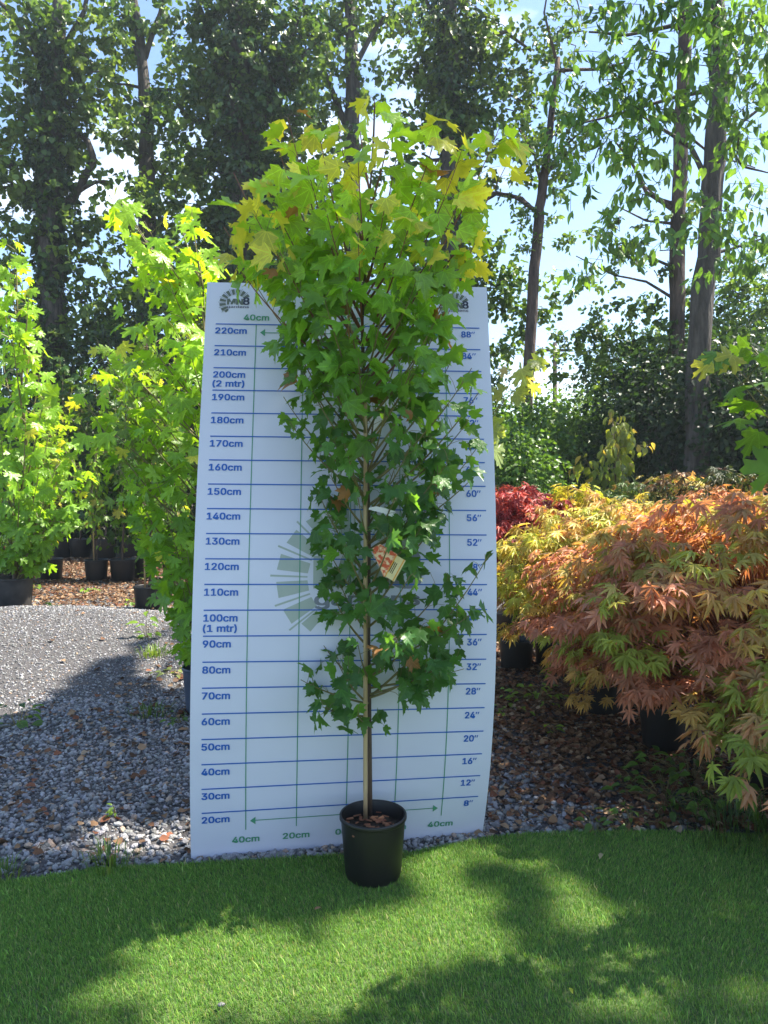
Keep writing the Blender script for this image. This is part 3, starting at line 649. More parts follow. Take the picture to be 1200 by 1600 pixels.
# outlines of the printed letters: advance, points, triangles (thousandths of the type size)
GLYPHS = {"0":[453,[227,-7,174,1,130,24,95,62,69,113,53,178,48,254,53,330,69,395,95,447,130,484,174,508,227,516,279,508,323,484,358,447,384,395,400,330,405,254,400,178,384,113,359,62,323,24,279,1,227,50,261,56,290,74,313,103,330,144,340,194,344,254,340,314,330,365,313,405,290,435,261,453,227,460,192,453,163,435,140,405,123,365,113,314,109,254,113,194,123,144,140,103,163,74,192,56],[11,13,12,10,13,11,10,14,13,9,14,10,9,36,14,36,15,14,9,37,36,35,15,36,9,38,37,34,15,35,8,38,9,34,16,15,8,39,38,33,16,34,8,40,39,32,16,33,7,40,8,32,17,16,7,41,40,31,17,32,6,41,7,31,18,17,6,42,41,30,18,31,5,42,6,5,43,42,29,18,30,29,19,18,5,44,43,28,19,29,4,44,5,28,20,19,4,45,44,27,20,28,3,45,4,27,21,20,3,46,45,26,21,27,3,47,46,25,21,26,2,47,3,25,22,21,2,24,47,24,22,25,2,22,24,1,22,2,1,23,22,1,0,23]],"1":[453,[76,0,76,55,391,55,391,0,276,509,276,0,212,0,212,448,209,448,86,358,86,427,198,509],[10,4,11,10,8,4,8,7,4,7,5,4,10,9,8,6,5,7,0,2,1,0,3,2]],"2":[453,[64,0,64,47,234,229,261,257,282,282,299,305,311,327,318,348,320,371,317,397,308,419,293,436,273,449,250,457,224,460,196,457,172,447,153,433,139,413,130,390,127,362,66,362,71,405,86,442,111,473,143,496,182,511,225,516,268,511,306,497,337,474,361,445,376,411,381,372,378,345,371,318,357,290,336,259,306,223,267,180,153,60,153,57,389,57,389,0],[26,28,27,26,29,28,25,29,26,25,30,29,24,30,25,24,31,30,23,15,24,15,14,24,14,13,24,13,31,24,12,31,13,23,16,15,11,31,12,23,17,16,11,32,31,22,17,23,10,32,11,22,18,17,9,32,10,22,19,18,9,33,32,21,19,22,8,33,9,21,20,19,8,34,33,7,34,8,6,34,7,6,35,34,5,35,6,5,36,35,4,36,5,4,37,36,3,37,4,3,38,37,2,38,3,1,38,2,1,39,38,1,40,39,1,41,40,1,42,41,1,43,42,0,43,1]],"3":[453,[218,-7,173,-3,133,10,98,30,70,57,52,91,44,132,109,132,115,107,126,87,144,71,165,59,191,52,219,50,248,53,275,61,297,74,315,93,325,116,329,145,326,172,316,196,299,217,275,234,242,244,201,248,157,248,157,299,288,448,288,452,70,452,70,509,372,509,372,461,211,278,211,289,264,288,308,276,344,253,371,222,387,186,393,145,387,103,370,66,344,36,309,12,266,-2],[30,32,31,30,33,32,30,29,33,29,28,33,28,34,33,27,35,28,35,34,28,26,35,27,26,36,35,26,37,36,26,38,37,26,25,38,25,24,38,24,39,38,23,39,24,22,39,23,22,40,39,21,40,22,20,40,21,20,41,40,19,41,20,18,41,19,18,42,41,5,7,6,5,8,7,17,42,18,5,9,8,17,43,42,16,43,17,4,9,5,4,10,9,15,43,16,4,11,10,15,44,43,14,44,15,4,12,11,3,12,4,13,44,14,3,13,12,3,44,13,3,45,44,2,45,3,2,46,45,1,46,2,1,0,46]],"4":[453,[40,105,40,158,247,509,311,509,109,166,109,163,413,163,413,105,282,0,282,121,282,146,282,318,343,318,343,0],[1,3,2,1,4,3,10,12,11,10,13,12,1,5,4,1,6,5,1,10,6,10,7,6,0,10,1,0,9,10,13,7,10,0,8,9,8,7,0,8,13,7]],"5":[453,[221,-7,178,-2,140,11,108,32,83,60,66,93,60,130,122,130,127,108,138,89,154,73,173,60,196,52,221,50,250,53,276,64,298,82,314,104,324,131,328,162,324,193,314,221,297,244,275,262,248,273,218,277,192,275,167,268,145,258,128,246,67,253,96,509,366,509,366,452,151,452,134,301,136,301,155,315,178,325,203,331,229,334,263,330,294,321,321,306,345,285,364,260,379,231,388,199,391,163,385,117,369,76,343,41,309,15,268,-1],[30,34,31,34,32,31,34,33,32,30,35,34,39,41,40,38,41,39,38,42,41,37,42,38,37,43,42,36,43,37,36,44,43,30,36,35,30,26,36,26,25,36,25,44,36,25,45,44,24,45,25,30,27,26,23,45,24,30,28,27,22,45,23,22,46,45,30,29,28,21,46,22,21,47,46,20,47,21,20,48,47,19,48,20,19,49,48,18,49,19,17,49,18,5,7,6,5,8,7,17,50,49,5,9,8,16,50,17,4,9,5,4,10,9,15,50,16,15,51,50,4,11,10,14,51,15,4,12,11,3,12,4,13,51,14,3,13,12,3,51,13,3,52,51,2,52,3,2,53,52,1,53,2,1,0,53]],"6":[453,[226,-7,182,-1,142,15,109,40,84,74,69,115,64,162,68,199,80,239,102,285,137,340,252,509,322,509,151,261,145,261,154,275,165,288,179,299,196,307,214,312,235,314,278,309,316,295,346,271,370,240,384,201,389,157,384,112,368,73,343,39,310,14,271,-2,226,48,254,52,279,63,299,79,314,101,324,128,327,157,324,187,314,213,299,235,279,251,254,262,226,265,198,262,174,252,153,235,138,214,128,188,125,158,128,128,138,102,153,79,174,63,198,52],[10,12,11,10,16,12,16,13,12,9,16,10,19,21,20,18,21,19,18,22,21,17,22,18,16,22,17,16,23,22,9,15,16,13,44,16,44,23,16,8,15,9,8,14,15,44,43,23,43,24,23,13,45,44,13,46,45,42,24,43,8,13,14,8,46,13,8,47,46,41,24,42,41,25,24,7,47,8,7,48,47,40,25,41,7,49,48,39,25,40,39,26,25,6,49,7,6,50,49,38,26,39,5,50,6,5,51,50,37,26,38,37,27,26,5,52,51,36,27,37,4,52,5,36,28,27,4,53,52,35,28,36,4,54,53,34,28,35,3,54,4,34,29,28,3,55,54,33,29,34,3,32,55,32,29,33,3,29,32,2,29,3,2,30,29,1,30,2,1,31,30,0,31,1]],"7":[453,[97,0,323,448,323,452,62,452,62,509,391,509,391,449,165,0],[3,5,4,3,2,5,2,6,5,1,6,2,1,7,6,0,7,1]],"8":[453,[226,-7,178,-2,136,11,101,33,74,62,57,96,52,135,55,166,65,195,81,220,101,241,125,256,153,265,153,267,119,282,93,308,76,342,70,380,75,417,90,450,114,477,146,498,184,511,226,516,269,511,306,498,337,477,361,450,377,417,382,380,376,342,359,308,333,282,300,267,300,265,327,256,351,241,372,220,387,195,397,166,401,135,395,96,378,62,352,33,317,11,275,-2,226,49,258,52,285,60,307,74,323,91,333,113,337,139,333,165,322,189,305,208,283,223,256,232,226,235,196,232,169,223,147,208,130,189,119,165,115,139,119,113,129,91,145,74,167,60,195,52,226,290,252,292,274,300,293,313,307,330,316,351,319,376,316,399,308,420,294,437,275,449,252,457,226,460,200,457,177,449,159,437,145,420,136,399,133,376,136,351,145,330,159,313,178,300,201,292],[22,24,23,21,24,22,21,25,24,20,25,21,20,26,25,19,26,20,19,82,26,82,27,26,19,83,82,81,27,82,19,84,83,80,27,81,18,84,19,80,28,27,18,85,84,79,28,80,18,86,85,78,28,79,18,87,86,77,28,78,17,87,18,77,29,28,17,88,87,76,29,77,16,88,17,76,30,29,16,89,88,75,30,76,16,90,89,74,30,75,74,31,30,15,90,16,15,91,90,73,31,74,15,92,91,72,31,73,72,32,31,14,92,15,14,93,92,71,32,72,14,70,93,70,32,71,14,32,70,14,33,32,13,33,14,12,33,13,12,34,33,11,34,12,11,35,34,10,35,11,10,36,35,9,58,10,58,36,10,58,37,36,9,59,58,57,37,58,9,60,59,56,37,57,9,61,60,55,37,56,8,61,9,55,38,37,8,62,61,54,38,55,7,62,8,54,39,38,7,63,62,53,39,54,6,63,7,53,40,39,6,64,63,52,40,53,6,65,64,51,40,52,5,65,6,51,41,40,5,66,65,50,41,51,4,66,5,50,42,41,4,67,66,49,42,50,4,68,67,48,42,49,3,68,4,48,43,42,3,69,68,47,43,48,3,46,69,46,43,47,3,43,46,2,43,3,2,44,43,1,44,2,1,45,44,0,45,1]],"9":[453,[226,516,271,510,310,494,343,468,368,434,384,393,389,347,385,309,373,270,350,224,315,168,200,0,130,0,301,248,307,248,299,234,287,221,273,210,257,202,238,196,218,195,175,199,137,214,106,237,83,269,68,307,64,352,69,397,85,436,110,469,143,494,182,510,226,460,199,457,174,446,154,429,138,407,129,381,125,352,129,322,138,295,154,274,174,257,199,247,226,243,254,247,279,257,299,273,314,295,324,321,327,350,324,381,314,407,299,429,279,446,254,457],[31,1,0,30,1,31,30,2,1,29,2,30,29,3,2,28,33,29,33,32,29,32,3,29,32,55,3,55,4,3,28,34,33,54,4,55,28,35,34,53,4,54,27,35,28,53,5,4,27,36,35,52,5,53,27,37,36,51,5,52,26,37,27,51,6,5,26,38,37,50,6,51,25,38,26,25,39,38,49,6,50,49,7,6,25,40,39,48,7,49,48,8,7,24,40,25,24,41,40,47,8,48,24,42,41,46,8,47,46,14,8,14,9,8,23,42,24,23,43,42,45,13,46,13,14,46,45,17,13,17,12,13,15,9,14,23,44,43,44,17,45,23,17,44,22,17,23,16,9,15,16,10,9,17,10,16,21,17,22,21,18,17,12,10,17,21,19,18,20,19,21,12,11,10]],"c":[396,[207,-8,159,-2,117,16,82,46,56,85,40,133,34,187,40,243,56,291,82,330,117,360,159,378,207,384,234,383,260,377,284,368,305,356,324,341,340,322,353,301,362,277,303,262,298,276,290,289,281,301,270,311,257,319,242,325,226,329,207,330,173,325,145,310,124,287,108,258,99,224,96,187,99,151,108,117,124,89,145,66,173,51,207,46,226,48,243,52,258,58,271,66,282,76,292,89,299,102,304,117,363,102,354,78,341,56,325,37,306,21,285,9,261,-1,235,-6],[11,13,12,11,14,13,10,14,11,10,15,14,10,16,15,9,16,10,9,17,16,9,29,17,29,18,17,8,30,9,30,29,9,28,18,29,27,18,28,8,31,30,26,18,27,26,19,18,25,19,26,24,19,25,8,32,31,23,19,24,23,20,19,7,32,8,22,20,23,7,33,32,22,21,20,7,34,33,6,34,7,6,35,34,5,35,6,5,36,35,5,37,36,4,37,5,4,38,37,48,50,49,48,51,50,47,51,48,46,51,47,4,39,38,3,39,4,46,52,51,45,52,46,44,52,45,3,40,39,43,52,44,43,53,52,42,53,43,3,41,40,41,53,42,3,53,41,2,53,3,2,54,53,2,55,54,1,55,2,1,56,55,1,57,56,0,57,1]],"m":[610,[53,0,53,379,112,379,112,295,108,295,118,323,132,346,151,363,172,376,195,384,219,386,257,380,287,361,309,331,321,295,312,295,322,321,337,343,357,361,381,375,407,383,437,386,468,383,497,372,522,354,541,328,553,296,557,255,557,0,496,0,496,254,490,289,473,313,447,326,419,330,395,328,374,320,358,307,345,290,338,270,335,247,335,0,274,0,274,260,269,288,253,311,229,326,199,330,178,328,158,320,140,307,126,289,117,266,114,238,114,0],[9,11,10,20,22,21,8,11,9,19,22,20,19,23,22,8,12,11,0,2,1,0,4,2,4,3,2,7,12,8,18,23,19,18,24,23,6,12,7,17,24,18,6,13,12,17,25,24,5,47,6,47,13,6,16,34,17,34,25,17,47,46,13,46,14,13,5,48,47,16,35,34,33,25,34,33,26,25,5,49,48,16,36,35,32,26,33,45,14,46,4,49,5,15,36,16,4,50,49,15,37,36,31,26,32,44,15,45,15,14,45,4,51,50,15,38,37,31,27,26,0,52,4,52,51,4,44,38,15,44,39,38,30,27,31,43,39,44,43,40,39,0,53,52,42,40,43,30,28,27,29,28,30,42,41,40,0,54,53]],"t":[227,[204,379,204,327,6,327,6,379,65,471,126,471,126,98,128,76,136,61,150,53,170,50,177,50,185,51,194,52,202,54,213,2,203,-1,192,-3,180,-4,168,-4,125,2,92,21,72,52,65,93],[23,5,4,23,6,5,2,0,3,2,1,0,23,7,6,22,7,23,22,8,7,22,9,8,13,15,14,22,10,9,12,15,13,21,10,22,11,15,12,10,15,11,21,15,10,20,15,21,19,15,20,19,16,15,19,17,16,19,18,17]],"r":[259,[53,0,53,379,112,379,112,321,115,321,130,347,152,367,181,380,213,385,221,385,229,384,237,384,243,384,243,322,239,323,230,324,219,325,207,326,182,323,159,315,140,301,126,284,117,262,114,237,114,0],[7,9,8,7,10,9,7,11,10,7,12,11,7,13,12,6,13,7,0,2,1,0,3,2,5,13,6,4,17,5,17,16,5,16,15,5,15,14,5,14,13,5,4,18,17,4,19,18,0,4,3,0,22,4,22,21,4,21,20,4,20,19,4,0,23,22,0,24,23]],"(":[273,[89,207,92,264,101,324,114,384,132,441,153,494,177,539,236,539,212,485,191,428,174,370,161,313,154,258,151,207,154,161,160,115,172,67,188,16,209,-38,236,-96,177,-96,139,-21,111,55,95,131],[5,7,6,5,8,7,4,8,5,4,9,8,3,9,4,3,10,9,2,10,3,2,11,10,1,11,2,1,12,11,0,12,1,0,13,12,23,13,0,23,14,13,23,15,14,22,15,23,22,16,15,22,17,16,21,17,22,21,18,17,20,18,21,20,19,18]],")":[273,[37,-96,64,-37,86,18,102,69,113,116,120,162,122,207,119,258,112,313,99,370,82,428,62,485,37,539,97,539,121,494,142,441,159,384,173,323,181,264,184,207,178,130,161,53,134,-22,97,-96],[11,13,12,11,14,13,11,15,14,10,15,11,10,16,15,9,16,10,9,17,16,8,17,9,8,18,17,7,18,8,7,19,18,6,19,7,5,19,6,5,20,19,4,20,5,4,21,20,3,21,4,2,21,3,2,22,21,1,22,2,1,23,22,0,23,1]],"\u201d":[300,[175,318,205,509,274,509,222,318,52,318,82,509,151,509,98,318],[4,6,5,4,7,6,0,2,1,0,3,2]],"M":[628,[60,0,60,509,152,509,277,187,282,174,287,159,293,141,299,123,305,103,311,84,317,65,322,49,307,49,312,65,318,83,324,102,330,121,336,140,342,158,348,174,352,187,476,509,568,509,568,0,504,0,504,291,504,308,504,327,505,347,505,369,506,391,506,413,507,435,507,457,513,457,505,433,498,409,490,386,482,363,474,341,467,322,461,305,456,291,342,0,286,0,170,291,165,304,159,321,152,340,145,361,137,384,129,408,121,432,112,457,119,457,119,437,120,416,120,394,121,372,121,350,122,328,122,309,122,291,122,0],[0,53,1,53,2,1,53,54,2,54,3,2,20,33,21,33,22,21,33,34,22,34,23,22,0,52,53,55,3,54,20,32,33,35,32,34,32,23,34,56,52,55,52,3,55,20,35,32,35,31,32,20,36,35,0,56,52,56,51,52,0,57,56,20,37,36,0,58,57,20,38,37,0,59,58,20,39,38,0,60,59,20,40,39,0,61,60,20,41,40,0,62,61,20,42,41,0,63,62,20,43,42,19,43,20,18,43,19,17,43,18,16,43,17,15,43,16,14,43,15,13,10,14,10,43,14,13,11,10,12,11,13]],"N":[523,[60,0,60,509,136,509,343,183,352,169,363,151,375,130,388,107,401,82,414,55,405,54,402,81,401,108,400,134,399,157,399,178,399,195,399,509,463,509,463,0,387,0,202,290,190,310,177,331,164,354,148,381,130,413,108,452,119,454,121,417,122,384,123,354,124,328,125,307,125,291,125,0],[0,27,1,27,2,1,27,28,2,28,3,2,16,18,17,16,19,18,29,26,28,26,3,28,0,29,27,29,26,27,0,30,29,25,3,26,0,31,30,24,3,25,23,3,24,0,32,31,22,3,23,0,33,32,21,3,22,0,34,33,0,35,34,20,3,21,15,19,16,20,4,3,14,19,15,20,5,4,13,19,14,20,6,5,12,19,13,20,7,6,11,19,12,20,8,7,20,10,8,10,9,8,10,19,11,20,19,10]],"g":[425,[207,-151,168,-148,134,-140,105,-127,82,-110,64,-91,51,-69,101,-41,110,-53,122,-66,136,-78,154,-88,178,-95,207,-97,249,-92,282,-75,304,-47,311,-6,311,68,306,68,298,56,287,41,272,28,252,16,227,8,195,5,152,10,113,27,80,53,55,90,39,136,34,191,39,246,55,293,80,332,112,361,152,378,196,384,228,382,253,373,273,360,288,346,299,331,308,319,313,319,313,379,372,379,372,-9,367,-54,350,-90,324,-117,291,-136,251,-147,205,59,237,63,264,75,285,95,300,121,309,154,312,193,309,231,300,264,285,291,264,312,237,325,205,330,172,325,145,312,124,290,109,262,99,229,96,193,99,155,109,123,124,96,145,76,172,63],[36,38,37,36,39,38,44,46,45,44,47,46,35,39,36,35,40,39,34,40,35,34,41,40,34,42,41,33,66,34,66,65,34,65,42,34,65,43,42,64,43,65,63,43,64,33,67,66,63,44,43,63,62,44,62,61,44,61,60,44,60,47,44,33,68,67,32,68,33,32,69,68,32,70,69,31,70,32,59,47,60,31,71,70,31,72,71,58,47,59,30,72,31,30,73,72,57,47,58,29,73,30,29,74,73,56,18,57,18,47,57,29,75,74,55,18,56,28,75,29,28,76,75,54,19,55,19,18,55,54,20,19,17,47,18,28,53,76,53,20,54,28,20,53,28,21,20,27,21,28,27,22,21,27,23,22,26,23,27,26,24,23,25,24,26,16,47,17,16,48,47,6,8,7,15,48,16,6,9,8,15,49,48,6,10,9,5,10,6,14,49,15,5,11,10,5,12,11,14,50,49,4,12,5,13,50,14,4,13,12,4,50,13,3,50,4,3,51,50,2,51,3,2,52,51,1,52,2,1,0,52]],"a":[389,[160,-9,126,-5,94,5,68,22,48,45,35,73,30,108,34,138,43,161,58,179,78,193,100,203,125,211,152,216,178,220,209,224,234,227,252,230,265,235,273,243,276,255,276,257,273,279,267,297,256,311,240,322,220,329,196,331,171,329,149,322,132,313,118,301,107,288,100,274,41,291,57,322,79,346,104,364,133,375,163,382,194,384,215,383,239,379,263,372,286,360,306,343,322,320,333,290,337,251,337,0,277,0,277,52,272,52,264,38,252,25,236,12,215,1,190,-6,170,45,202,49,228,59,248,74,263,93,272,115,276,138,276,190,270,186,259,182,246,179,231,176,216,173,200,171,186,169,175,168,154,164,134,159,117,150,103,139,95,124,92,105,94,87,102,72,114,61,130,52,149,47],[39,41,40,39,42,41,38,42,39,38,43,42,37,43,38,37,44,43,36,44,37,36,45,44,35,45,36,35,27,45,27,46,45,35,28,27,26,46,27,35,29,28,25,46,26,35,30,29,34,30,35,24,46,25,24,47,46,34,31,30,23,47,24,34,32,31,22,47,23,33,32,34,22,48,47,21,48,22,20,48,21,19,48,20,19,49,48,18,49,19,17,65,18,65,49,18,16,65,17,15,65,16,14,65,15,13,65,14,12,65,13,11,65,12,10,65,11,9,65,10,9,66,65,64,49,65,9,67,66,9,68,67,8,68,9,8,69,68,8,70,69,8,71,70,8,72,71,8,73,72,8,74,73,8,75,74,7,75,8,7,76,75,7,77,76,7,78,77,63,49,64,6,78,7,6,79,78,62,49,63,5,79,6,5,80,79,61,51,62,51,49,62,5,81,80,60,51,61,4,81,5,4,82,81,4,83,82,59,52,60,52,51,60,4,84,83,59,53,52,50,49,51,58,53,59,4,58,84,4,53,58,3,53,4,3,54,53,3,55,54,2,55,3,2,56,55,1,56,2,1,57,56,0,57,1]],"d":[424,[195,-8,151,-2,111,16,79,45,55,84,39,133,34,189,39,245,55,293,79,332,112,361,151,378,196,384,228,381,253,373,272,360,287,346,298,331,306,319,311,319,311,509,372,509,372,0,313,0,313,59,307,59,298,46,287,31,272,17,252,4,227,-5,205,47,236,51,263,65,284,86,299,115,309,150,312,189,309,229,300,263,284,291,263,312,237,325,205,330,172,325,145,311,124,290,108,261,99,227,96,189,99,151,109,117,124,88,145,66,172,51],[19,21,20,19,22,21,11,13,12,11,14,13,10,14,11,10,15,14,9,15,10,9,16,15,9,17,16,8,44,9,44,43,9,43,17,9,43,18,17,42,18,43,41,18,42,8,45,44,41,19,18,41,40,19,40,39,19,39,22,19,8,46,45,7,46,8,7,47,46,38,22,39,7,48,47,6,48,7,37,22,38,6,49,48,6,50,49,36,22,37,5,50,6,5,51,50,35,22,36,4,51,5,4,52,51,34,24,35,24,22,35,4,53,52,33,24,34,3,53,4,3,54,53,32,25,33,25,24,33,32,26,25,23,22,24,3,31,54,31,26,32,3,26,31,3,27,26,2,27,3,2,28,27,2,29,28,1,29,2,1,30,29,0,30,1]],"e":[404,[212,-8,161,-2,117,16,82,46,56,85,40,132,34,187,39,242,55,290,81,329,115,359,157,378,205,384,236,382,266,374,294,361,319,341,341,315,357,282,368,242,371,194,371,169,75,169,75,221,338,221,310,202,307,237,298,269,283,294,263,314,237,326,205,330,173,326,146,313,125,294,109,270,99,241,96,211,96,178,100,139,110,106,128,80,151,61,179,50,212,46,234,48,254,53,271,61,285,73,297,88,306,105,365,91,353,63,335,39,311,19,283,4,249,-5],[11,13,12,11,14,13,10,14,11,10,15,14,10,16,15,9,16,10,9,31,16,31,17,16,9,32,31,30,17,31,8,32,9,29,17,30,8,33,32,29,18,17,28,18,29,8,34,33,27,18,28,8,35,34,7,35,8,27,19,18,7,36,35,26,19,27,26,24,19,24,20,19,6,23,7,23,36,7,23,37,36,25,24,26,6,22,23,37,24,23,37,20,24,38,20,37,38,21,20,5,22,6,39,21,38,5,21,22,5,39,21,5,40,39,4,40,5,4,41,40,49,51,50,49,52,51,48,52,49,3,41,4,3,42,41,47,52,48,47,53,52,3,43,42,46,53,47,45,53,46,3,44,43,44,53,45,3,53,44,2,53,3,2,54,53,2,55,54,1,55,2,1,56,55,0,56,1]],"n":[410,[114,227,114,0,53,0,53,379,112,379,112,287,102,287,124,332,152,362,187,379,227,384,264,380,295,369,321,349,341,321,353,285,357,240,357,0,296,0,296,235,290,275,273,304,246,323,210,329,184,326,161,317,141,303,126,283,117,257],[9,11,10,9,12,11,2,4,3,2,6,4,6,5,4,8,12,9,8,13,12,7,13,8,7,23,13,23,14,13,6,25,7,25,24,7,24,23,7,22,14,23,21,14,22,21,15,14,6,26,25,20,15,21,6,27,26,2,28,6,28,27,6,20,16,15,19,16,20,2,0,28,19,17,16,18,17,19,2,1,0]],"s":[365,[182,-8,145,-5,112,3,84,18,62,38,45,63,36,94,94,107,105,79,124,60,150,49,181,45,217,50,244,62,262,81,268,103,265,121,254,136,237,147,212,155,149,170,104,186,72,208,53,237,47,274,51,305,65,332,87,354,115,370,149,381,187,384,223,381,254,372,279,358,299,339,314,316,324,290,268,277,258,298,243,316,219,328,187,333,156,329,131,317,114,299,109,277,112,258,124,243,144,232,172,223,229,209,275,194,306,171,325,142,331,107,326,75,312,47,290,24,260,6,223,-5],[29,31,30,29,32,31,28,32,29,28,33,32,27,33,28,27,34,33,26,34,27,26,41,34,41,35,34,26,42,41,40,35,41,25,42,26,25,43,42,39,35,40,25,44,43,39,36,35,38,36,39,24,44,25,24,45,44,37,36,38,24,46,45,23,46,24,23,47,46,23,48,47,22,48,23,22,49,48,22,50,49,22,51,50,21,51,22,21,52,51,20,52,21,20,53,52,19,53,20,18,53,19,17,53,18,17,54,53,16,54,17,15,54,16,6,8,7,15,55,54,14,55,15,5,8,6,13,55,14,5,9,8,13,56,55,4,9,5,12,56,13,4,10,9,11,56,12,4,11,10,11,57,56,4,57,11,3,57,4,3,58,57,2,58,3,2,59,58,1,59,2,1,0,59]]}

def text(name, body, u, s, cap, width, m, off, align='LEFT', bold=0, label=None):
    """Printed word whose capitals stand cap tall; (u, s) is the baseline point."""
    xs_, ys_, F, pen = [], [], [], 0
    for ch in body:
        if ch == ' ': pen += 190; continue
        ad, v, f = GLYPHS[ch]
        n0 = len(xs_)
        xs_ += [x + pen for x in v[0::2]]; ys_ += v[1::2]
        F += [(f[i] + n0, f[i + 1] + n0, f[i + 2] + n0) for i in range(0, len(f), 3)]
        pen += ad
    co = np.stack([np.array(xs_, float), np.array(ys_, float)], 1)
    x0, x1 = co[:, 0].min(), co[:, 0].max()
    sy = cap / 535
    sx = width / (x1 - x0) if width else sy
    X = (co[:, 0] - x0) * sx
    if align == 'CENTER': X -= (x1 - x0) * sx / 2
    V, T = [], []
    for c_, (dx, dy) in enumerate(((0, 0),) if body == '\u201d' else ((10, 6), (-10, -6)) if body == 'gardens' and cap < .02 else ((46, 20), (-46, 20), (46, -20), (-46, -20), (16, 0), (-16, 0)) if body == 'MN' else ((24, 15), (-24, 15), (24, -15), (-24, -15), (0, 0))):   # heavier strokes: passes of ink
        T += [(i + len(V), j + len(V), k + len(V)) for i, j, k in F]
        V += [board(u + x + dx * sx, s + y + (dy + 15) * sy, off + c_ * .00006) for x, y in zip(X, co[:, 1] * sy)]
    return link(name, npmesh(name, np.array(V), np.array(T), m), brd)

# big pale mark in the middle, then the small ones in the top corners
def sunburst(b1, cu_, cs_, k, off):
    # thick wedges alternate with long thin rays, from the right over the top to below left
    for a, wd, r0, r1 in [(35 + 22 * i, 12.5, .56, .93) for i in range(9)] + [(227, 10, .60, .84)] + [(46 + 22 * i, 2.0, .56, 1.0) for i in range(8)] + [(220, 1.8, .60, 1.0)]:
        w = wd / 2; w2 = w if wd > 5 else w * .7
        pts = [(r0, a - w * 1.05), (r1, a - w2), (r1, a + w2), (r0, a + w * 1.05)]
        poly(b1, [(cu_ + k * r * math.cos(R(t)), cs_ + k * r * math.sin(R(t)) * .95) for r, t in pts], off)
def emblem(uM, sB, k, m1, m2, m3, off):
    """uM left of the M, sB baseline of 'gardens', k overall scale (1 = small)."""
    b1 = MB(); sunburst(b1, uM + .034 * k, sB + .0235 * k, .073 * k, off); b1.build('sunburst_emblem', m1, brd)
    text('lettering', 'MN', uM + .001 * k, sB + .0150 * k, .0275 * k, .0640 * k, m1, off, bold=.05)
    text('lettering', '8', uM + .0675 * k, sB + .0150 * k, .034 * k, .0245 * k, m2, off + .0003, bold=.04)
    text('lettering', 'gardens', uM, sB, .0115 * k, .091 * k, m3, off + .0002, bold=.03)
emblem(.045, 2.276, 1, M['grey_ink'], M['navy_ink'], M['navy_ink'], .0016)
emblem(.986, 2.276, 1, M['grey_ink'], M['navy_ink'], M['navy_ink'], .0016)
emblem(.432, 1.017, 4.55, M['pale_ink'], M['pale_navy_ink'], M['pale_navy_ink'], .0008)

for k in range(20, 221, 10):
    s = k / 100
    strip('height_line', 0, s, BW, s, .0048, M['blue_ink'], .0024)
    t = f'{k}cm'
    text('height_lettering', t, .001, s - .044, .0275, .129 if k >= 100 else .105, M['blue_ink'], .0024)
    if k in (100, 200):
        text('height_lettering', '(%d mtr)' % (k // 100), 0, s - .084, .0275, .128, M['blue_ink'], .0024)
    inch = str(int(round(k * .4)))
    wd = .040 if len(inch) == 2 else .019
    text('height_lettering', inch, BW - .079 if len(inch) == 2 else BW - .058, s - .044, .0275, wd, M['blue_ink'], .0024)
    text('height_lettering', '\u201d', BW - .036, s - .044, .0275, .0155, M['blue_ink'], .0024)
for i, u in enumerate((.17, .37, .57, .77, .97)):
    strip('grid_line', u, .116, u, 2.2, .0036, M['green_ink'], .0020)
    nm = ('40cm', '20cm', '0cm', '20cm', '40cm')[i]
    text('width_lettering', nm, u, .060, .027, .105 if i != 2 else .08, M['green_ink'], .0020, 'CENTER')
    text('width_lettering', nm, u, 2.219, .027, .105 if i != 2 else .08, M['green_ink'], .0020, 'CENTER')
for s in (.155, 2.163):
    strip('width_arrow', .20, s, .94, s, .0036, M['green_ink'], .0016)
    for uu, d in ((.187, 1), (.953, -1)):
        b1 = MB(); poly(b1, [(uu, s), (uu + .021 * d, s + .0165), (uu + .021 * d, s - .0165)][::-d], .0028); b1.build('arrow_head', M['green_ink'], brd)

# ------------------------------------------------------------------ plants: leaf bookkeeping
def nrm(v): return v / (np.linalg.norm(v, axis=-1, keepdims=True) + 1e-9)

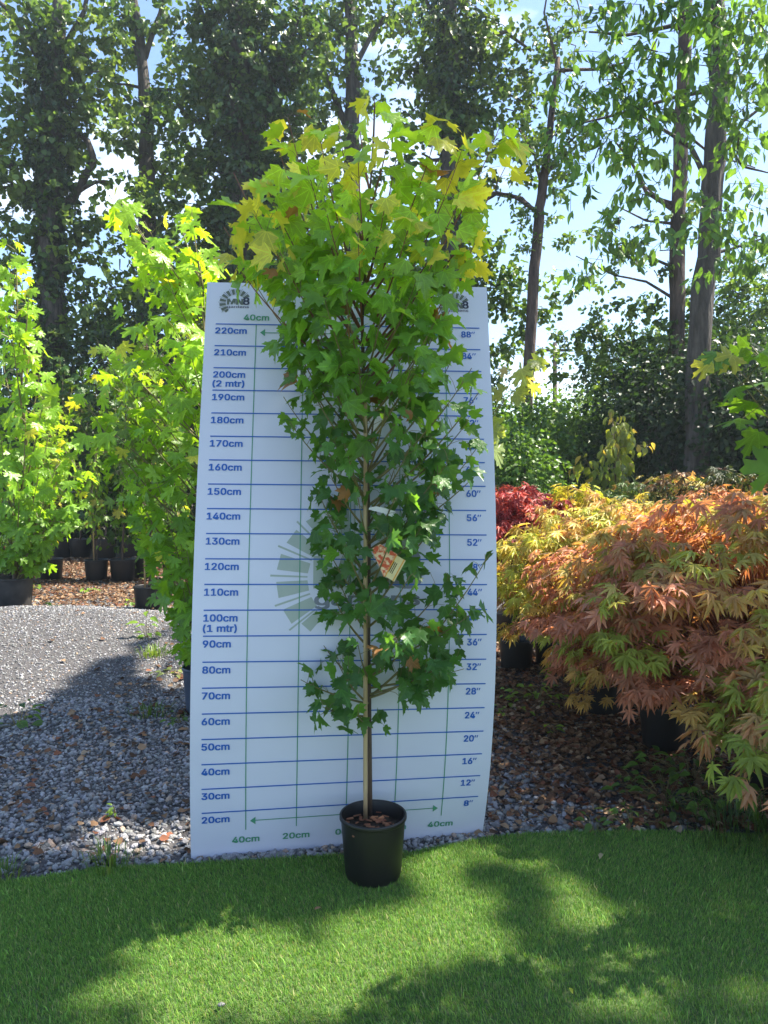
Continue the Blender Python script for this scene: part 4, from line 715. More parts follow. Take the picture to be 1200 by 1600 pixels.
class Plant:
    """Collects leaves; the ones that show largest become objects, the rest one mass."""
    def __init__(self, root, templates, mo, ma, name='leaf'):
        self.root, self.tm, self.mo, self.ma, self.name = root, templates, mo, ma, name
        self.pos, self.tip, self.nor, self.size, self.col = [], [], [], [], []
    def leaf(self, p, tip, nor, size, c):
        self.pos.append(tuple(p)); self.tip.append(tuple(tip)); self.nor.append(tuple(nor)); self.size.append(size); self.col.append(tuple(c))
    def finish(self, limit=300, meshes=None, minpx=10):
        if not self.pos: return
        pos, tip, nor = np.array(self.pos), np.array(self.tip), np.array(self.nor)
        size, colr = np.array(self.size), np.array(self.col)
        rot = frames(tip, nor)
        d = np.maximum(pos[:, 1], .3)
        vis = (np.abs(pos[:, 0]) < d * .51) & (pos[:, 2] - CAM_H < d * .66)
        facing = np.abs(rot[:, 1, 2]) + .35
        score = size / d * vis * facing - .012 * (d - d.min()) / d
        big = size / d * FPX > minpx
        idx = [k for k in np.argsort(-score) if vis[k] and big[k]][:limit]
        if meshes is None:
            meshes = [npmesh(self.name, v, f, self.mo, smooth=True) for v, f in self.tm]
        off = Matrix.Translation(-wloc(self.root))
        for c, k in enumerate(idx):
            o = bpy.data.objects.new(self.name, meshes[k % len(meshes)])
            col.objects.link(o); o.parent = self.root
            o.matrix_local = off @ Matrix.Translation(pos[k]) @ Matrix(rot[k].tolist()).to_4x4() @ Matrix.Scale(size[k], 4)
            o.color = (*colr[k], 1)
        keep = np.ones(len(pos), bool); keep[idx] = False
        Vs, Ts, Cs, o_ = [], [], [], 0
        ids = np.arange(len(pos))
        for t, (tv, tf) in enumerate(self.tm):
            q = keep & (ids % len(self.tm) == t)
            n = q.sum()
            if not n: continue
            V = np.einsum('nij,vj->nvi', rot[q], tv) * size[q][:, None, None] + pos[q][:, None, :]
            Vs.append(V.reshape(-1, 3)); Ts.append((tf[None] + (np.arange(n) * len(tv))[:, None, None]).reshape(-1, 3) + o_); o_ += n * len(tv)
            Cs.append(np.repeat(colr[q], len(tv), axis=0))
        if Vs:
            me = npmesh('foliage', np.vstack(Vs), np.vstack(Ts), self.ma, np.vstack(Cs), True)
            tag(link('foliage', me, self.root), kind='stuff')

LM = {}
def leafmeshes(kind, tms, mo):
    if kind not in LM: LM[kind] = [npmesh('leaf', v, f, mo, smooth=True) for v, f in tms]
    return LM[kind]

def bez(p0, p1, p2, n):
    return [p0.lerp(p1, t).lerp(p1.lerp(p2, t), t) for t in [i / n for i in range(n + 1)]]

def rv(s=1.0): return Vector((random.gauss(0, s), random.gauss(0, s), random.gauss(0, s)))

def pot(root, c, r, h, m, soil=True, rim=True):
    p = MB()
    p.lathe(c, [(0, .002), (r * .74, .002), (r * .80, .010), (r * .84, .03), (r * .955, h * .90), (r * .955, h * .94)], 44)
    p.lathe(c, [(r * .955, h * .925), (r * .99, h * .93), (r * 1.0, h * .94), (r * 1.0, h * .985), (r * .985, h), (r * .95, h), (r * .935, h * .985), (r * .90, h * .72)], 44) if rim else None
    o = p.build('pot', m, root)
    if soil:
        s = MB(); vs, fs = [(c[0], c[1], c[2] + h * .80)], []
        for j, rr_ in enumerate((.3, .6, .93)):
            for k in range(24):
                w = 2 * math.pi * k / 24
                vs.append((c[0] + r * rr_ * math.cos(w), c[1] + r * rr_ * math.sin(w), c[2] + h * .80 + random.uniform(-.006, .008) - .004 * j))
        for k in range(24): fs.append((0, 1 + k, 1 + (k + 1) % 24))
        for j in range(2):
            for k in range(24):
                a = 1 + j * 24; fs.append((a + k, a + 24 + k, a + 24 + (k + 1) % 24, a + (k + 1) % 24))
        s.add(vs, fs); s.build('soil', M['soil'], root)
    return o

# ------------------------------------------------------------------ main potted maple
PY = G(583, 1395).y + .106
PC = Vector((P(583, 1272, PY).x, PY, 0.0))
main = empty('potted_maple_tree', tuple(PC), 'tall young maple in a black pot standing on the turf before the board', 'potted tree')
PH = P(583, 1273, PY).z
pot(main, PC + Vector((0, 0, .006)), .127, PH, M['pot'])
b = MB()     # bark chips on the compost
for i in range(46):
    a, r_ = random.uniform(0, 6.28), random.uniform(.02, .11)
    b.box(PC + Vector((math.cos(a) * r_, math.sin(a) * r_, PH * .80 + .012)), (random.uniform(.012, .032), random.uniform(.006, .014), .004),
          Matrix.Rotation(random.uniform(0, 3), 3, 'Z') @ Matrix.Rotation(random.uniform(-.6, .6), 3, 'X'))
M['chip'] = mat('bark_chip', (.16, .05, .025), (.30, .14, .07), 30, .8)
tag(b.build('bark_chips', M['chip'], main), kind='stuff')

tz = PH * .80
def tp(px, py, dy=0.0): return P(px, py, 2.93 + dy)
trunk_px = [(578, 1282, 0), (577, 1150, 0), (575, 1000, .005), (576, 850, 0), (573, 700, .0), (568, 600, .0), (566, 500, -.01), (572, 400, 0), (578, 300, .01), (584, 220, 0), (586, 160, 0)]
tp_ = [tp(*q) for q in trunk_px]
b = MB(); b.tube(tp_, [.0105, .0100, .0095, .009, .0085, .0075, .0062, .005, .004, .003, .0018], 10); b.build('trunk', M['young_bark'], main)
b = MB()
cz = [P(571, y, 2.895) for y in (1283, 1240, 1238, 1100, 1098, 960, 958, 820, 818, 700, 698, 612)]
b.tube(cz, [.0085, .0085, .0092, .0085, .0092, .008, .0088, .0078, .0085, .0074, .0078, .007], 10); b.build('bamboo_cane', M['cane'], main)
b = MB()
for y in (690, 830, 1010):
    c = P(574, y, 2.912); pts = [c + Vector((.017 * math.cos(t), .022 * math.sin(t), 0)) for t in np.linspace(0, 6.28, 14)]
    b.tube(pts, .0018, 5, False)
M['tie'] = mat('green_tie', (.03, .07, .03), (.04, .09, .04), 30, .5)
b.build('tie', M['tie'], main)

def trunk_at(py):
    for (a, p0), (c, p1) in zip(zip(trunk_px, tp_), zip(trunk_px[1:], tp_[1:])):
        if c[1] <= py <= a[1]:
            return p0.lerp(p1, (a[1] - py) / (a[1] - c[1]))
    return tp_[0] if py > trunk_px[0][1] else tp_[-1]

CL = [(140, 590, 590), (165, 555, 612), (185, 425, 700), (215, 412, 815), (260, 405, 812), (300, 380, 750), (340, 355, 750), (425, 355, 742), (442, 425, 705), (460, 440, 684), (500, 444, 694), (520, 428, 712), (560, 445, 730), (600, 462, 740),
      (640, 438, 742), (670, 440, 745), (690, 505, 748), (740, 505, 745), (765, 490, 705), (810, 492, 690), (845, 500, 690), (862, 500, 768), (900, 512, 748), (950, 515, 745), (1000, 508, 738), (1035, 485, 725), (1060, 474, 705), (1085, 485, 640), (1110, 492, 610), (1140, 540, 600)]
CZ = np.array([P(600, y, 2.93).z for y, _, _ in CL][::-1])
CX0 = np.array([P(x, y, 2.93).x for y, x, _ in CL][::-1]); CX1 = np.array([P(x, y, 2.93).x for y, _, x in CL][::-1])
def crown_keep(q):
    """the crown's own outline, as half widths at each height"""
    return np.interp(q.z, CZ, CX0) - .004 < q.x < np.interp(q.z, CZ, CX1) + .004
pl = Plant(main, T_RED, M['maple_o'], M['maple_a'])
def maple_col(z, tipf, k=random):
    """green low down, lime and gold towards the top and the branch tips"""
    low, mid, top, gold = np.array((.07, .185, .042)), np.array((.19, .40, .04)), np.array((.44, .66, .06)), np.array((.84, .70, .10))  # own leaf tones, plus lower shade and upper sunlight put into the colour
    t = np.clip((z - 1.55) / 1.2, 0, 1) + random.gauss(0, .08)
    c = low + (mid - low) * min(1, max(0, t * 2)) if t < .5 else mid + (top - mid) * min(1, (t - .5) * 2)
    if z > 2.25 and tipf > .75 and random.random() < .5: c = c * .35 + gold * .65
    if random.random() < .014: c = np.array((.34, .17, .07))
    return c * random.uniform(.74, 1.25)

# (tip px, tip py, depth offset, start py)
tips = [(470, 1062, -.05, 1100), (505, 1105, -.12, 1120), (560, 1120, -.16, 1130), (600, 1115, -.10, 1130), (500, 1000, .05, 1080), (530, 1040, -.14, 1100),
        (765, 865, -.02, 1090), (725, 1045, .04, 1075), (735, 960, -.08, 1040), (690, 1040, -.12, 1085), (640, 1060, -.1, 1090), (655, 985, -.16, 1060), (700, 905, .02, 1030),
        (620, 1000, -.2, 1060), (560, 1010, -.22, 1060), (520, 930, -.1, 1010), (505, 905, .03, 990), (580, 920, -.2, 980), (640, 900, -.16, 980), (650, 840, .02, 960),
        (485, 850, -.03, 950), (500, 810, -.12, 900), (480, 770, .03, 900), (540, 850, -.2, 930), (610, 840, -.2, 920), (690, 800, -.04, 930), (680, 765, .05, 890), (655, 830, -.14, 900),
        (560, 780, -.18, 850), (620, 770, -.16, 850), (500, 745, -.08, 830), (540, 700, -.15, 790), (700, 720, -.1, 850), (745, 700, -.06, 860), (750, 735, .04, 860), (640, 700, -.18, 800),
        (500, 680, -.08, 780), (435, 660, .0, 780), (425, 620, .04, 760), (465, 600, -.1, 730), (730, 660, -.02, 800), (750, 610, -.05, 790), (690, 640, -.14, 760), (600, 650, -.2, 740),
        (420, 555, .02, 720), (410, 520, .07, 700), (455, 540, -.1, 700), (500, 570, -.16, 700), (765, 575, -.06, 760), (740, 550, .06, 740), (700, 560, -.14, 720), (650, 560, -.2, 700),
        (560, 560, -.2, 690), (400, 470, .05, 660), (440, 470, -.08, 660), (355, 440, .08, 640), (360, 400, .02, 610), (720, 490, -.08, 690), (745, 440, .05, 660), (690, 480, -.16, 660),
        (350, 355, .04, 590), (365, 270, .03, 560), (400, 340, -.08, 560), (440, 400, -.14, 600), (490, 470, -.2, 640), (540, 460, -.2, 600), (600, 470, -.22, 600), (650, 440, -.18, 600),
        (740, 385, -.02, 620), (735, 350, .06, 600), (690, 380, -.14, 580), (640, 350, -.18, 540), (420, 300, .03, 540), (450, 185, -.02, 520), (430, 215, .05, 520), (480, 260, -.1, 500),
        (510, 330, -.14, 500), (500, 215, -.04, 470), (560, 380, -.2, 520), (600, 330, -.16, 460), (620, 240, -.06, 450), (560, 260, -.12, 420), (530, 200, .06, 400), (670, 290, .05, 480),
        (685, 200, .0, 470), (780, 200, -.04, 560), (800, 240, .04, 560), (725, 300, -.06, 540), (720, 240, -.03, 540), (585, 155, 0, 260), (560, 180, .06, 300), (610, 200, -.06, 330), (540, 290, .1, 440),
        (470, 360, .12, 540), (620, 400, .14, 560), (520, 520, .14, 660), (630, 520, .16, 680), (590, 600, .14, 720), (530, 640, .12, 740), (640, 610, .12, 740), (560, 740, .1, 820), (620, 720, .12, 820)]
stems, tw = MB(), MB()
for (x, y, dy, sy) in tips:
    if 430 < y < 560 and x < 470: x += 42
    elif 430 < y < 830 and x < 530: x += 18
    if 430 < y < 580 and x > 690: x -= 28
    if 830 <= y < 1000 and x < 520: x += 24
    a = trunk_at(sy); e = tp(x, y, dy * 1.25)
    mid = a.lerp(e, .5) + Vector((0, 0, -.02)) + (e - a).cross(Vector((0, 1, 0))).normalized() * 0.0
    mid = Vector((a.x + (e.x - a.x) * .62, a.y + (e.y - a.y) * .6, a.z + (e.z - a.z) * .42))
    pts = bez(a, mid, e, 9)
    L = sum((q - p).length for p, q in zip(pts, pts[1:]))
    (stems if y > 420 else tw).tube(pts, [max(.0016, .0042 * (1 - i / 9) + .0012) for i in range(10)], 6, False)
    step = .047 if y < 980 else .042
    nn = max(3, int(L / step))
    for i in range(nn + 1):
        t = .30 + .70 * i / nn
        f = t * 9; k = min(8, int(f)); p = pts[k].lerp(pts[k + 1], f - k); dirv = (pts[k + 1] - pts[k]).normalized()
        side0 = dirv.cross(Vector((0, 0, 1))).normalized()
        side1 = side0.cross(dirv).normalized()
        ang = (i % 2) * 1.57 + random.uniform(-.4, .4)
        for sgn in ((1, -1) if i < nn else (1, -1, 0)):
            if random.random() < (.24 if y > 640 else .52 if y > 430 else .62 if (y < 330 and t < .62) else .30) and (i < nn or random.random() < .3): continue
            if sgn == 0: out = dirv.copy()
            else: out = (side0 * math.cos(ang) + side1 * math.sin(ang)) * sgn + dirv * .5
            out = (out.normalized() + rv(.2)).normalized()
            if y > 480 and abs(p.x - a.x) < .07 and p.y < a.y and random.random() < .55: continue
            if 450 < y < 880 and p.x > P(678, 600, 2.9).x and random.random() < .22: continue
            pet = random.uniform(.035, .08) * (1 if t < .9 else .5)
            q = p + out * pet + Vector((0, 0, pet * .3))
            if q.y > board(min(max(q.x + .7, 0), BW), min(max(q.z, .01), 2.39))[1] - .02 and q.z < 2.36:
                q.y = board(min(max(q.x + .7, 0), BW), min(max(q.z, .01), 2.39))[1] - .03 - random.random() * .03
            if abs(q.x - .02) < .085 and abs(q.z - 1.18) < .09 and q.y < 2.87: continue
            if not crown_keep(q): continue
            if q.z > 2.4 and random.random() < .16 + max(0, q.z - 2.5) * .7: continue
            stems.tube([p, p.lerp(q, .5) + Vector((0, 0, .008)), q], [.0011, .0009, .0008], 4, False)
            hz = Vector((out.x, out.y, 0))
            tip = hz * .8 + Vector((0, 0, -.5)) + rv(.42)
            nor = hz * .5 + Vector((0, -.25, .7)) + rv(.55)
            # young tips stand more upright
            if y < 330 and t > .85: tip = hz * .9 + Vector((0, 0, -.2)) + rv(.3)
            size = random.triangular(.045, .12, .072 if y > 430 else .09) * (1.1 - .25 * t) * (1.08 if y < 600 else .92)
            if y < 330 and t > .7: size *= 1.15
            pl.leaf(q, tip, nor, size, maple_col(q.z, t))
stems.build('branches', M['green_twig'], main); tw.build('upper_shoots', M['red_twig'], main)
pl.finish(300, leafmeshes('red', T_RED, M['maple_o']))

# tags on the stem
def card(name, corners, m, parent, th=.0012):
    c = [Vector(p) for p in corners]
    n = (c[1] - c[0]).cross(c[3] - c[0]).normalized() * th
    b = MB(); b.add(c + [p + n for p in c], [(0, 1, 2, 3), (7, 6, 5, 4), (0, 4, 5, 1), (1, 5, 6, 2), (2, 6, 7, 3), (3, 7, 4, 0)], False)
    return b.build(name, m, parent)
def picmat():
    m, n, l = newmat('printed_card')
    out = n.new('ShaderNodeOutputMaterial'); pb = n.new('ShaderNodeBsdfPrincipled'); tc = n.new('ShaderNodeTexCoord')
    nz = n.new('ShaderNodeTexNoise'); nz.inputs['Scale'].default_value = 55; nz.inputs['Detail'].default_value = 5
    rp = n.new('ShaderNodeValToRGB'); e = rp.color_ramp.elements
    e[0].position = .46; e[0].color = (.55, .07, .02, 1); e[1].position = .56; e[1].color = (.75, .55, .35, 1)
    l.new(tc.outputs['Object'], nz.inputs['Vector']); l.new(nz.outputs['Fac'], rp.inputs[0]); l.new(rp.outputs[0], pb.inputs['Base Color'])
    pb.inputs['Roughness'].default_value = .3; l.new(pb.outputs[0], out.inputs['Surface'])
    return m
M['picture'] = picmat()
M['cream'] = mat('cream_card', (.62, .52, .26), (.70, .60, .34), 30, .35)
M['orange'] = mat('orange_print', (.65, .28, .03), (.7, .32, .04), 30, .35)
D_ = 2.80
def cq(*pp): return [P(x, y, D_ + dz) for x, y, dz in pp]
tg = card('picture_tag', cq((580, 858, 0), (604, 852, 0), (620, 866, 0), (600, 900, 0), (585, 886, 0))[0:1] + cq((600, 902, 0), (621, 866, 0), (594, 850, 0)), M['picture'], main)
t2 = card('tag_footer', cq((601, 900, -.001), (616, 909, -.001), (634, 876, -.001), (619, 867, -.001)), M['cream'], main)
for q0, q1, w in (((601, 900), (619, 867), 1.6), ((613, 907), (631, 874), 1.6)):
    card('tag_band', cq((q0[0], q0[1], -.003), (q0[0] + w * .9, q0[1] + w * .6, -.003), (q1[0] + w * .9, q1[1] + w * .6, -.003), (q1[0], q1[1], -.003)), M['orange'], t2, .0004)
for k in range(3):
    a0, a1 = (607 + k * 2.3, 893 + k * 1.5), (615.5 + k * 2.3, 877 + k * 1.5)
    card('tag_text_line', cq((a0[0], a0[1], -.003), (a0[0] + .9, a0[1] + .6, -.003), (a1[0] + .9, a1[1] + .6, -.003), (a1[0], a1[1], -.003)), M['soil'], t2, .0004)
b = MB(); w_ = [(577, 793), (588, 791), (602, 794), (618, 799)]
vs = []
for x, y in w_: vs += [P(x, y, 2.82), P(x - 1, y + (7 if x > 580 else 3) + (x - 577) * .08, 2.82)]
b.add(vs, [(0, 1, 3, 2), (2, 3, 5, 4), (4, 5, 7, 6)]); b.build('white_plant_label', M['white'], main)

# ------------------------------------------------------------------ tall trees behind
def limb(b, pts, r0, r1, n=8, sub=4, jit=.04, wob=.08):
    """Wobbly limb through the given points."""
    out = []
    for i in range(len(pts) - 1):
        for k in range(sub):
            p = pts[i].lerp(pts[i + 1], k / sub)
            if i + k: p = p + rv(jit * r0 * 4 / 4)
            out.append(p)
    out.append(pts[-1])
    m = len(out)
    b.tube(out, [r0 + (r1 - r0) * (i / (m - 1)) ** .8 for i in range(m)], n, True, wob)
    return out

SHOOTS = []
def clumps(blobs, D, dens, size, pal, depth=1.0, hang=.0, sprig=9, spread=.42, jitter=.25):
    """blobs: (px, py, radius px, amount). Sprays of leaves on short twigs inside each blob, in 3-D."""
    pos, tip, nor, sz, cl = [], [], [], [], []
    tw = []; SHOOTS.clear()
    pal = np.array(pal)
    for bl in blobs:
        px, py, r = bl[:3]; am = bl[3] if len(bl) > 3 else 1
        dd = D + (bl[4] if len(bl) > 4 else 0)
        c = np.array(P(px, py, dd)); rad = r / FPX * dd
        area = math.pi * rad * rad
        n = max(3, int(dens * 7.5 * am * area / (size * size) / sprig))
        u = rng.normal(0, 1, (n, 3)); u /= np.linalg.norm(u, axis=1, keepdims=True)
        cen = c + u * (rad * rng.random((n, 1)) ** .45) * np.array([1, depth, .9])
        base = pal[rng.integers(0, len(pal), n)] * rng.uniform(.75, 1.25, (n, 1))
        sd_ = rng.normal(0, 1, (n, 3)); sd_[:, 2] *= .5; sd_ = nrm(sd_)
        for k in range(sprig):
            t = (k / sprig - .5) * spread * 2.4 * size * 3
            p = cen + sd_ * t + rng.normal(0, size * spread * (.8 if hang < .3 else .35), (n, 3))
            o = nrm(p - c) * .4 + sd_ * .3 + rng.normal(0, .5, (n, 3)); o[:, 2] -= .35 + hang * 1.6
            pos.append(p); tip.append(o)
            nn_ = rng.normal(0, .55 if hang < .3 else .8, (n, 3)); nn_[:, 2] += .75 * (1 - hang); nn_[:, 1] -= hang * .4
            nor.append(nn_); sz.append(size * rng.uniform(.7, 1.25, n)); cl.append(base * rng.uniform(.85, 1.15, (n, 1)))
        hl_ = .5 * spread * 2.4 * size * 3
        for k in range(n): SHOOTS.append((cen[k] - sd_[k] * hl_, cen[k] + sd_[k] * hl_))
        for k in range(0, n, 3): tw.append((c, cen[k]))
    return np.vstack(pos), np.vstack(tip), np.vstack(nor), np.concatenate(sz), np.vstack(cl), tw

def tall_tree(name, label, D, trunk, limbs, blobs, size=.15, dens=1.0, pal=None, bark='bark', depth=1.0, hang=0, tmpl=None, cat='tree', group=None, ivy=None, mt='far', cname='crown', twigs=True, extra=None, sprig=12):
    base = P(trunk[0][0], trunk[0][1], D + (trunk[0][3] if len(trunk[0]) > 3 else 0))
    root = empty(name, (base.x, base.y, 0), label, cat, group)
    b = MB()
    pts = [Vector((base.x, base.y, -.05))] + [P(q[0], q[1], D + (q[3] if len(q) > 3 else 0)) for q in trunk]
    rad = [trunk[0][2] * 1.25] + [q[2] for q in trunk]
    # smooth resample
    out, rr_ = [], []
    for i in range(len(pts) - 1):
        for k in range(4):
            out.append(pts[i].lerp(pts[i + 1], k / 4) + rv(rad[i] * .08)); rr_.append(rad[i] + (rad[i + 1] - rad[i]) * k / 4)
    out.append(pts[-1]); rr_.append(rad[-1])
    b.tube(out, rr_, 12, True, .06); b.build('trunk', M[bark], root)
    for lm in limbs:
        b = MB(); limb(b, [P(q[0], q[1], D + (q[2] if len(q) > 2 else 0)) for q in lm[1]], lm[0], lm[0] * .3); b.build('limb', M[bark], root)
    if blobs:
        blobs = list(blobs)
        for bl in list(blobs):
            for _ in range(2):
                blobs.append((bl[0] + random.uniform(-95, 95), bl[1] + random.uniform(-60, 45), bl[2] * random.uniform(.35, .65), (bl[3] if len(bl) > 3 else 1) * .45))
        pos, tip, nor, sz, cl, tw = clumps(blobs, D, dens, size, pal, depth, hang, sprig)
        if extra: pos = np.vstack([pos, extra[0]]); tip = np.vstack([tip, extra[1]]); nor = np.vstack([nor, extra[2]]); sz = np.concatenate([sz, extra[3]]); cl = np.vstack([cl, extra[4]])
        me = scatter('crown', tmpl or T_TUFT, pos, frames(tip, nor), sz, cl, M[mt])
        me.name = cname; link(cname, me, root)
        if twigs:
            b = MB()
            for c, e in tw[::2]:
                c, e = Vector(c), Vector(e)
                b.tube([c.lerp(e, .15) + rv(.05), c.lerp(e, .55) + rv(.07), e], [.018 * D / 18, .012 * D / 18, .006 * D / 18], 4, False)
            tag(b.build('twigs', M[bark], root), kind='stuff')
    if ivy:
        # ivy wrapped round the trunk
        pos, tip, nor, sz, cl = [], [], [], [], []
        for (x0, y0, x1, y1, rp_, n) in ivy:
            t = rng.random(n); a = rng.uniform(0, 2 * np.pi, n)
            r_ = rp_ / FPX * D * (.75 + .5 * rng.random(n)) * (1 + .35 * np.sin(t * 19 + a * 2))
            q0, q1 = np.array(P(x0, y0, D)), np.array(P(x1, y1, D))
            o = np.stack([np.cos(a), np.sin(a), np.zeros(n)], 1)
            pos.append(q0 + (q1 - q0) * t[:, None] + o * r_[:, None]); tip.append(o * .5 + np.array([0, 0, -.8]) + rng.normal(0, .3, (n, 3)))
            nor.append(o + rng.normal(0, .4, (n, 3))); sz.append(rng.uniform(.8, 1.3, n) * size * .85)
            cl.append(np.array(IVY)[rng.integers(0, 3, n)] * rng.uniform(.7, 1.3, (n, 1)))
        me = scatter('ivy', T_TINY, np.vstack(pos), frames(np.vstack(tip), np.vstack(nor)), np.concatenate(sz), np.vstack(cl), M['ivy'])
        link('ivy', me, root)
    return root

OAK = [(.065, .125, .03), (.09, .16, .038), (.12, .20, .045), (.17, .25, .055)]
DARK = [(.042, .09, .026), (.06, .12, .034), (.085, .15, .04), (.12, .19, .05)]
IVY = [(.022, .05, .014), (.035, .075, .02), (.06, .10, .03)]
LIGHT = [(.09, .17, .035), (.12, .21, .045), (.15, .24, .05)]
YEL = [(.13, .20, .04), (.18, .26, .05), (.10, .18, .03)]

tall_tree('ivy_clad_oak', 'tall oak with ivied forking trunk at the left edge of the yard', 18,
    [(82, 640, .34), (80, 480, .30), (78, 330, .27), (82, 200, .22), (88, 90, .17), (96, -60, .12), (100, -220, .05)],
    [(.13, [(82, 345), (45, 300), (10, 250), (-40, 215)]), (.12, [(88, 345), (120, 300), (146, 250), (138, 222), (118, 205), (104, 200)]),
     (.07, [(118, 300), (150, 284), (168, 284)]), (.12, [(84, 180), (60, 90), (20, 20), (-30, -20)]), (.09, [(86, 100), (130, 20), (150, -60)]),
     (.07, [(60, 310), (20, 290), (-20, 300)]), (.06, [(82, 230), (50, 190), (10, 170)])],
    [(25, 75, 45, .55), (85, 60, 55, .8), (150, 35, 45, .7), (70, 120, 55, 1), (20, 150, 40, .8), (110, 170, 50, .9), (150, 105, 45, .8), (45, 210, 50, .9), (15, 235, 35, .8),
     (90, 240, 45, .8), (150, 205, 40, .7), (125, 255, 35, .5), (30, 290, 50, .9), (80, 300, 40, .7), (10, 350, 40, .6), (130, 345, 40, .5), (60, 375, 45, .8), (110, 415, 40, .6),
     (150, 385, 35, .5), (20, 430, 40, .4), (60, 470, 45, .7), (130, 480, 45, .8), (150, 520, 45, 1), (30, 530, 50, .9), (170, 460, 40, .6), (0, 30, 40, .3), (60, 10, 40, .3), (180, 320, 40, .4), (100, 540, 50, 1)],
    .16, .62, OAK, ivy=[(80, 560, 79, 330, 17, 1800), (79, 330, 86, 60, 24, 3000)])

tall_tree('slender_tree', 'slim bare stemmed tree between the ivied oak and the dense ivy columns', 19,
    [(232, 640, .27), (232, 440, .23), (230, 300, .20), (229, 200, .16), (224, 110, .13), (212, 20, .10), (198, -80, .07)],
    [(.10, [(232, 330), (252, 280), (262, 262)]), (.07, [(230, 150), (215, 90), (200, 30), (205, -40)]), (.06, [(229, 140), (270, 140), (310, 142)]),
     (.05, [(229, 140), (200, 132), (165, 130)]), (.05, [(228, 175), (250, 175), (262, 190)]), (.08, [(226, 90), (250, 20), (262, -50)])],
    [(200, 30, 40, .8), (245, 40, 40, .7), (180, 110, 40, .8), (215, 175, 26, .3), (195, 225, 30, .5), (275, 175, 40, .8), (255, 225, 26, .6), (200, 280, 26, .3), (285, 260, 45, 1.1),
     (215, 350, 38, .5), (270, 320, 45, 1), (190, 400, 40, .6), (250, 400, 45, 1), (300, 380, 45, 1.1), (210, 460, 45, .8), (280, 460, 50, 1.1), (230, 530, 50, 1), (190, 520, 40, .8), (300, 530, 50, 1), (290, 110, 36, .7)],
    .16, .62, OAK)

tall_tree('ivy_column_tree', 'tall tree hidden in thick dark ivy behind the board top left', 17,
    [(388, 700, .36), (385, 450, .33), (378, 250, .30), (372, 100, .26), (368, -40, .2), (366, -200, .1)],
    [(.16, [(382, 300), (408, 180), (430, 110), (470, 20)]), (.12, [(376, 160), (330, 60), (300, -20)]), (.08, [(430, 110), (470, 90), (500, 60)])],
    [(340, 40, 57, 0.50), (395, 30, 57, 0.50), (445, 40, 51, 0.44), (330, 110, 51, 0.50), (370, 120, 63, 0.61), (425, 120, 57, 0.55), (320, 190, 51, 0.44), (365, 210, 63, 0.72), (420, 210, 57, 0.66), (300, 60, 40, .5), (310, 160, 40, .5), (480, 60, 40, .6), (300, 250, 36, .5), (455, 300, 34, .5),
     (345, 280, 50, .8), (400, 290, 50, .8), (440, 260, 40, .8), (345, 350, 50, 1.2), (395, 370, 50, 1.2), (330, 430, 50, 1.2), (380, 440, 50, 1.1), (470, 110, 38, .8), (470, 180, 36, .6), (440, 330, 45, 1)],
    .13, .95, DARK, ivy=[(386, 560, 379, 250, 34, 3400), (379, 250, 370, -30, 34, 3400), (408, 180, 440, 60, 22, 1400)])

tall_tree('leafy_lime_tree', 'tall leafy tree above the top of the potted maple', 19,
    [(560, 700, .25), (555, 400, .22), (550, 200, .19), (548, 60, .15), (545, -120, .08)],
    [(.09, [(550, 220), (510, 120), (480, 50), (470, -20)]), (.08, [(550, 110), (590, 40), (640, -20)])],
    [(500, 40, 45, .9), (545, 25, 40, .8), (595, 30, 42, .7), (500, 110, 42, .9), (535, 155, 32, .5), (485, 180, 42, .9), (470, 250, 36, .6), (505, 215, 30, .4), (640, 40, 42, .7),
     (520, 300, 45, .5), (560, 350, 50, .6), (480, 340, 45, .7), (450, 400, 50, .8), (530, 420, 55, .8), (600, 420, 50, .6)],
    .14, .7, OAK + YEL[:1])

tall_tree('ivied_tree_beside_pole', 'tall ivied tree right of the maple top with arching side branch', 17,
    [(712, 700, .29), (708, 480, .25), (705, 330, .22), (706, 180, .20), (703, 60, .17), (700, -80, .12), (696, -200, .06)],
    [(.09, [(706, 375), (740, 320), (775, 302), (815, 310), (838, 330)]), (.08, [(706, 110), (750, 60), (790, 50), (830, 80)]), (.07, [(704, 60), (670, 10), (650, -40)]),
     (.06, [(705, 250), (675, 250), (660, 240)]), (.05, [(706, 160), (760, 130), (800, 150), (840, 170)])],
    [(650, 110, 42, .9), (640, 180, 36, .8), (700, 40, 50, 1), (690, 110, 45, 1), (745, 90, 45, .9), (765, 30, 42, .7), (735, 160, 45, 1), (690, 190, 40, 1), (650, 245, 30, .6), (740, 215, 40, .9),
     (790, 110, 38, .6), (785, 175, 40, .7), (790, 235, 32, .5), (725, 290, 28, .5), (770, 280, 24, .4), (700, 340, 30, .5), (835, 60, 40, .4), (830, 140, 36, .4), (835, 210, 36, .5),
     (745, 390, 30, .9), (775, 440, 34, 1), (800, 470, 34, 1), (745, 470, 36, 1.1), (800, 540, 34, .6), (760, 560, 34, .7), (640, 320, 30, .5), (660, 400, 40, .7), (835, 490, 26, .7), (848, 440, 22, .4)],
    .13, .68, OAK + YEL[:1], ivy=[(710, 600, 706, 120, 14, 1600), (706, 200, 702, -30, 28, 2000)])

